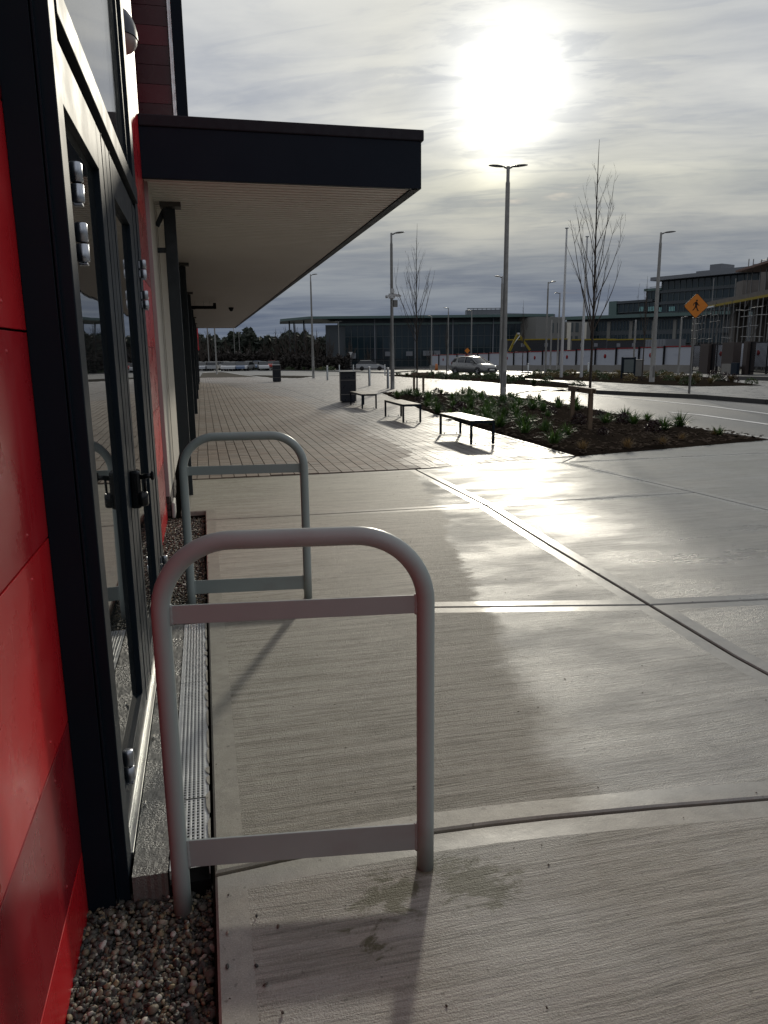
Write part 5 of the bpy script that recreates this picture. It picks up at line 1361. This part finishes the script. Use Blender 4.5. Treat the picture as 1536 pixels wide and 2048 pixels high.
obj('scaffold_ledger', MB().tube([(X_.st(1515)[0], -.5, X_.st(1518, 527)[1]), (sc1, -.5, X_.st(1518, 527)[1])], .04, 5, False), M_scaf, X_.o)
for a_ in range(1515, 1600, 9):
    s_ = X_.st(a_)[0]; obj('scaffold_pole', MB().tube([(s_, 1.5, zf), (s_, 1.5, X_.st(1512, 550)[1])], .04, 5, False), M_scaf, X_.o)
for k in range(4): obj('scaffold_ledger', MB().tube([(X_.st(1512)[0], 1.4, zf+1+k*1.1), (sc1, 1.4, zf+1+k*1.1)], .035, 5, False), M_scaf, X_.o)

# ------------------------------------------------------------------ site hoarding on its low wall
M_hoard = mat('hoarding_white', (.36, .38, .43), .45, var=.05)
M_hred = mat('hoarding_red', (.22, .012, .014), .6, spec=.2)
M_wall = mat('low_wall', (.19, .18, .165), .75, var=.15, vscale=1)
Hd = Facade('site_hoarding', 'long white site hoarding with red rail and red round emblems on a low wall', 862, 118, 1386, 62, cat='fence')
sL = Hd.st(1386)[0]
def hb(px):     # base height of the hoarding along its run
    s_ = Hd.st(px)[0]; p = Hd.a+Hd.e*s_; return GZ(p[0], p[1])
n_h = 17
for i in range(n_h):
    s0, s1 = sL*i/n_h, sL*(i+1)/n_h; p = Hd.a+Hd.e*(s0+s1)/2; zb = GZ(p[0], p[1])
    obj('low_wall', MB().box(s0, s1, -.25, .12, zb-.4, zb+.62), M_wall, Hd.o)
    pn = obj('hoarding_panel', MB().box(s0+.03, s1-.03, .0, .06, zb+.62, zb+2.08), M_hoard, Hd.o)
    obj('top_rail', MB().box(s0, s1, -.06, .10, zb+2.085, zb+2.17), M_hred, Hd.o)
    obj('post', MB().box(s0-.06, s0+.06, -.16, -.03, zb+.5, zb+2.2), M_black, Hd.o)
    if i % 2 == 1:
        em = MB().lathe([(.0001, -.030), (.20, -.030), (.20, 0)], (s0+(s1-s0)*.45, .0, zb+1.45), 16, 'y'); e_ = obj('round_emblem', em, M_hred, pn)
    else:
        mb = MB()
        for r_ in range(2): mb.box(s0+(s1-s0)*.3, s0+(s1-s0)*(.5+.1*r_), -.012, .0, zb+1.36+r_*.12, zb+1.40+r_*.12)
        obj('printed_lines', mb, mat('faint_print', (.34, .36, .42), .5), pn)
# dark site hut roofs and yellow excavator boom showing above the hoarding
for px0, px1, D, lab in ((1012,1130,112,'long dark site cabin with a yellow roof edge, left one above the hoarding'), (1143,1212,92,'dark site cabin with a yellow roof edge, middle one above the hoarding'), (1214,1290,84,'dark site cabin with a yellow roof edge, right one above the hoarding')):
    q_ = Facade('site_cabin', lab, px0, D, px1, D-3, 'site cabins behind the hoarding', 'cabin')
    q_.box('cabin_body', px0, px1, 681, 730, 0, 2.4, M_bin, px0); q_.box('roof_edge', px0, px1, 678.5, 681, -.12, 2.5, M_yel, px0)
    for k in range(2): a_ = px0+(px1-px0)*(.25+.4*k); q_.box('window', a_, a_+7, 687, 694, -.03, .01, M_roofg, px0)
q_ = Facade('site_container', 'pale grey site container above the hoarding, left of the dark-gated entrance', 1290, 79, 1332, 76, cat='container'); q_.box('container_body', 1290, 1331, 679, 740, 0, 2.4, M_roofg, 1300)
for k in range(7): q_.box('corrugation', 1291+k*6, 1293.5+k*6, 680, 738, -.04, 0, M_roofg, 1300)
D = 106
E0 = thing('excavator', 'yellow excavator boom folded into a peak above the hoarding', 'excavator', W*D, -YAW)
def e_pt(px, py, dy=0): l_, z_ = F(px, py, D); return (l_, dy, z_)
obj('boom', MB().beam(e_pt(1019, 702), e_pt(1036, 667), .30, .42, (0, 1, 0)), M_yel, E0)
obj('dipper_arm', MB().beam(e_pt(1036, 667, .02), e_pt(1060, 700, .02), .28, .38, (0, 1, 0)), M_yel, E0)
obj('ram', MB().tube([e_pt(1026, 690, -.3), e_pt(1039, 671, -.3)], .07, 6), M_steel, E0); obj('pin_cap', MB().box(e_pt(1034, 667)[0], e_pt(1039, 667)[0], -.3, .3, e_pt(1036, 669)[2], e_pt(1036, 665.5)[2]), M_polef, E0)
l_, z_ = F(1019, 702, D); gz = GZ(*(U*l_+W*D)[:2])
obj('cab', MB().box(l_-1.4, l_+.2, -.6, 1.0, gz+.8, gz+1.9, .05), M_yel, E0); obj('undercarriage', MB().box(l_-1.6, l_+1.4, -1.1, 1.3, gz, gz+.8, .15), M_black, E0)

# palisade gates, piers and wall at the right
gy = Facade('palisade_gates', 'black vertical-bar entrance gates and railings set between dark brick piers, at the right', 1384, 60, 1600, 46, cat='gate')
def zb_(px): s_ = gy.st(px)[0]; p = gy.a+gy.e*s_; return s_, GZ(p[0], p[1])
for a_, b_ in ((1386,1407),(1425,1451),(1502,1600)):
    s0, z0 = zb_(a_); s1, _ = zb_(b_); n = max(4, int((s1-s0)/.13)) ; Hh = 2.15
    obj('gate_frame', MB().box(s0, s1, -.03, .03, z0+Hh-.08, z0+Hh).box(s0, s1, -.03, .03, z0+.15, z0+.22).box(s0-.04, s0+.04, -.05, .05, z0-.2, z0+Hh).box(s1-.04, s1+.04, -.05, .05, z0-.2, z0+Hh), M_black, gy.o)
    for k in range(n): x = s0+(s1-s0)*(k+.5)/n; obj('bar', MB().box(x-.016, x+.016, -.012, .012, z0+.2, z0+Hh-.04), M_black, gy.o)
for a_, b_ in ((1407,1424),(1451,1474),(1494,1502)):
    s0, z0 = zb_(a_); s1, _ = zb_(b_); p_ = obj('brick_pier', MB().box(s0, s1, -.25, .3, z0-.3, z0+2.2), M_brick, gy.o)
    for k in range(14): obj('brick_course', MB().box(s0-.012, s1+.012, -.262, .31, z0-.05+k*.155, z0+.08+k*.155), M_brick, p_)
s0, z0 = zb_(1462); s1, _ = zb_(1490); obj('low_wall', MB().box(s0, s1, -.6, -.3, z0-.3, z0+.72), M_wall, gy.o)
s0, z0 = zb_(1487); s1, _ = zb_(1500); obj('meter_box', MB().box(s0, s1, -.8, -.61, z0, z0+.8, .02), M_darkm, gy.o)
hb2 = Facade('hoarding_behind_gates', 'white hoarding boards with a red emblem seen through the black gates', 1384, 64, 1610, 49, cat='fence')
for a_, b_ in ((1386,1404),(1418,1434),(1435,1452),(1474,1495),(1503,1535),(1536,1600)):
    s0 = hb2.st(a_)[0]; s1 = hb2.st(b_)[0]; p = hb2.a+hb2.e*(s0+s1)/2; z0 = GZ(p[0], p[1])
    pn = obj('hoarding_panel', MB().box(s0, s1, 0, .06, z0+.5, z0+2.15), M_hoard, hb2.o); obj('post', MB().box(s0-.05, s0+.05, -.05, .1, z0-.3, z0+2.2), M_black, hb2.o)
    if a_ in (1435, 1503): obj('round_emblem', MB().lathe([(.0001, -.03), (.19, -.03), (.19, 0)], (s0+(s1-s0)*.45, 0, z0+1.45), 14, 'y'), M_hred, pn)

# ------------------------------------------------------------------ far fence, trees and wooded hill
M_far = mat('far_twigs', (.034, .028, .024), .9, var=.3)
M_farg = leaf_mat('far_evergreen', (.014, .022, .016), (.038, .048, .032), .7, .1)
def far_tree(label, px, D, top, seed, wide=.55, nb=26):
    lat, _ = F(px, 700, D); p = U*lat+W*D; z0 = GZ(p[0], p[1]); h = F(px, top, D)[1]-z0
    return young_tree('bare_tree', label, (p[0], p[1], z0-.3), h+.3, h*.18, wide, nb, seed, h*.022, bulk=1.15, group='bare trees by the car park', fine=1, sides=4)
tr = [(402,150,660,'under the far end of the canopy, left one'),(418,155,652,'under the far end of the canopy, right one'),(452,165,672,'above the car park, left'),(500,160,676,'above the car park, centre'),(528,158,672,'above the car park, right'),
      (552,150,655,'under the left tip of the office roof'),(572,146,648,'first under the office roof overhang'),(592,148,643,'second under the office roof overhang'),(612,146,646,'third under the office roof overhang'),(634,144,655,'before the glazed end of the offices'),(660,142,668,'in front of the glazed end of the offices'),(700,140,672,'in front of the left half of the offices'),(735,142,688,'small, in front of the offices behind the road sign'),(860,142,690,'small, in front of the offices behind the camera mast')]
for i, (px, D, top, w_) in enumerate(tr): far_tree('distant bare tree '+w_, px, D, top, 20+i)
def mass(name, pxs, D, topf, dep, n, leaf, m, label, seed=1):
    rr = random.Random(seed); q = MB()
    for i in range(n):
        px = rr.uniform(*pxs); dd = D+rr.uniform(0, dep); lat, _ = F(px, 700, dd); p = U*lat+W*dd; zt = F(px, topf(px), dd)[1]; z0 = GZ(p[0], p[1])-.2
        z_ = z0+(zt-z0)*rr.random()**.6
        a_ = Vector((rr.gauss(0, 1), rr.gauss(0, 1), rr.gauss(0, 1))).normalized(); b_ = a_.cross(Vector((rr.gauss(0, 1), rr.gauss(0, 1), rr.gauss(0, 1)))).normalized(); s_ = leaf*rr.uniform(.5, 1.3)
        c_ = Vector((p[0], p[1], z_)); q.add([c_-a_*s_, c_+b_*s_*.6, c_+a_*s_, c_-b_*s_*.6], [(0, 1, 2, 3)])
    return obj(name, q, m, None, kind='stuff', label=label, category='woodland')
def hilltop(px): return 672+6*math.sin(px*.061)+4*math.sin(px*.17+1)+3*math.sin(px*.43)-(6 if 490 < px < 505 else 0)+max(0, (430-px)*.1)+max(0, (px-640)*.2)
mass('wooded_hill', (380, 700), 210, hilltop, 60, 26000, .8, M_farg, 'dark wooded hill rising beyond the distant car park')
mass('hedge', (385, 720), 156, lambda px: 706+4*math.sin(px*.3)+3*math.sin(px*.77), 8, 16000, .35, M_far, 'dark tangled hedge behind the distant car park', 2)
mass('hedge', (560, 700), 128, lambda px: 714+4*math.sin(px*.35)+3*math.sin(px*.9), 6, 9000, .28, M_far, 'dark hedge in front of the left end of the glass offices', 3)
mass('far_woodland', (-600, 395), 210, lambda px: 676+6*math.sin(px*.05), 40, 9000, 1.3, M_farg, 'dark woodland continuing left beyond the shop building', 5)
mass('far_woodland', (1500, 2600), 230, lambda px: 640+10*math.sin(px*.03), 40, 9000, 1.6, M_farg, 'dark woodland beyond the unfinished building at the far right', 6)
fn = Facade('railing_fence', 'dark metal railing running in front of the glass offices', 690, 122, 862, 120, cat='fence')
s0, s1 = fn.st(690)[0], fn.st(885)[0]; z0 = GZ(fn.a[0], fn.a[1])
obj('rail', MB().box(s0, s1, -.02, .02, z0+1.6, z0+1.66).box(s0, s1, -.02, .02, z0+.2, z0+.26), M_black, fn.o)
q = MB(); x = s0
while x < s1: q.box(x, x+.03, -.015, .015, z0, z0+1.75); x += .16
obj('bars', q, M_black, fn.o, kind='stuff')
cb = thing('orange_barrel', 'small orange traffic barrel at the kerb left of the silver car', 'barrel', G(873, 741))
obj('barrel', MB().lathe([(.0001, 0), (.24, 0), (.20, .30), (.17, .85), (.0001, .9)], (0,0,0), 12), mat('barrel_orange', (.40, .12, .02), .5), cb)
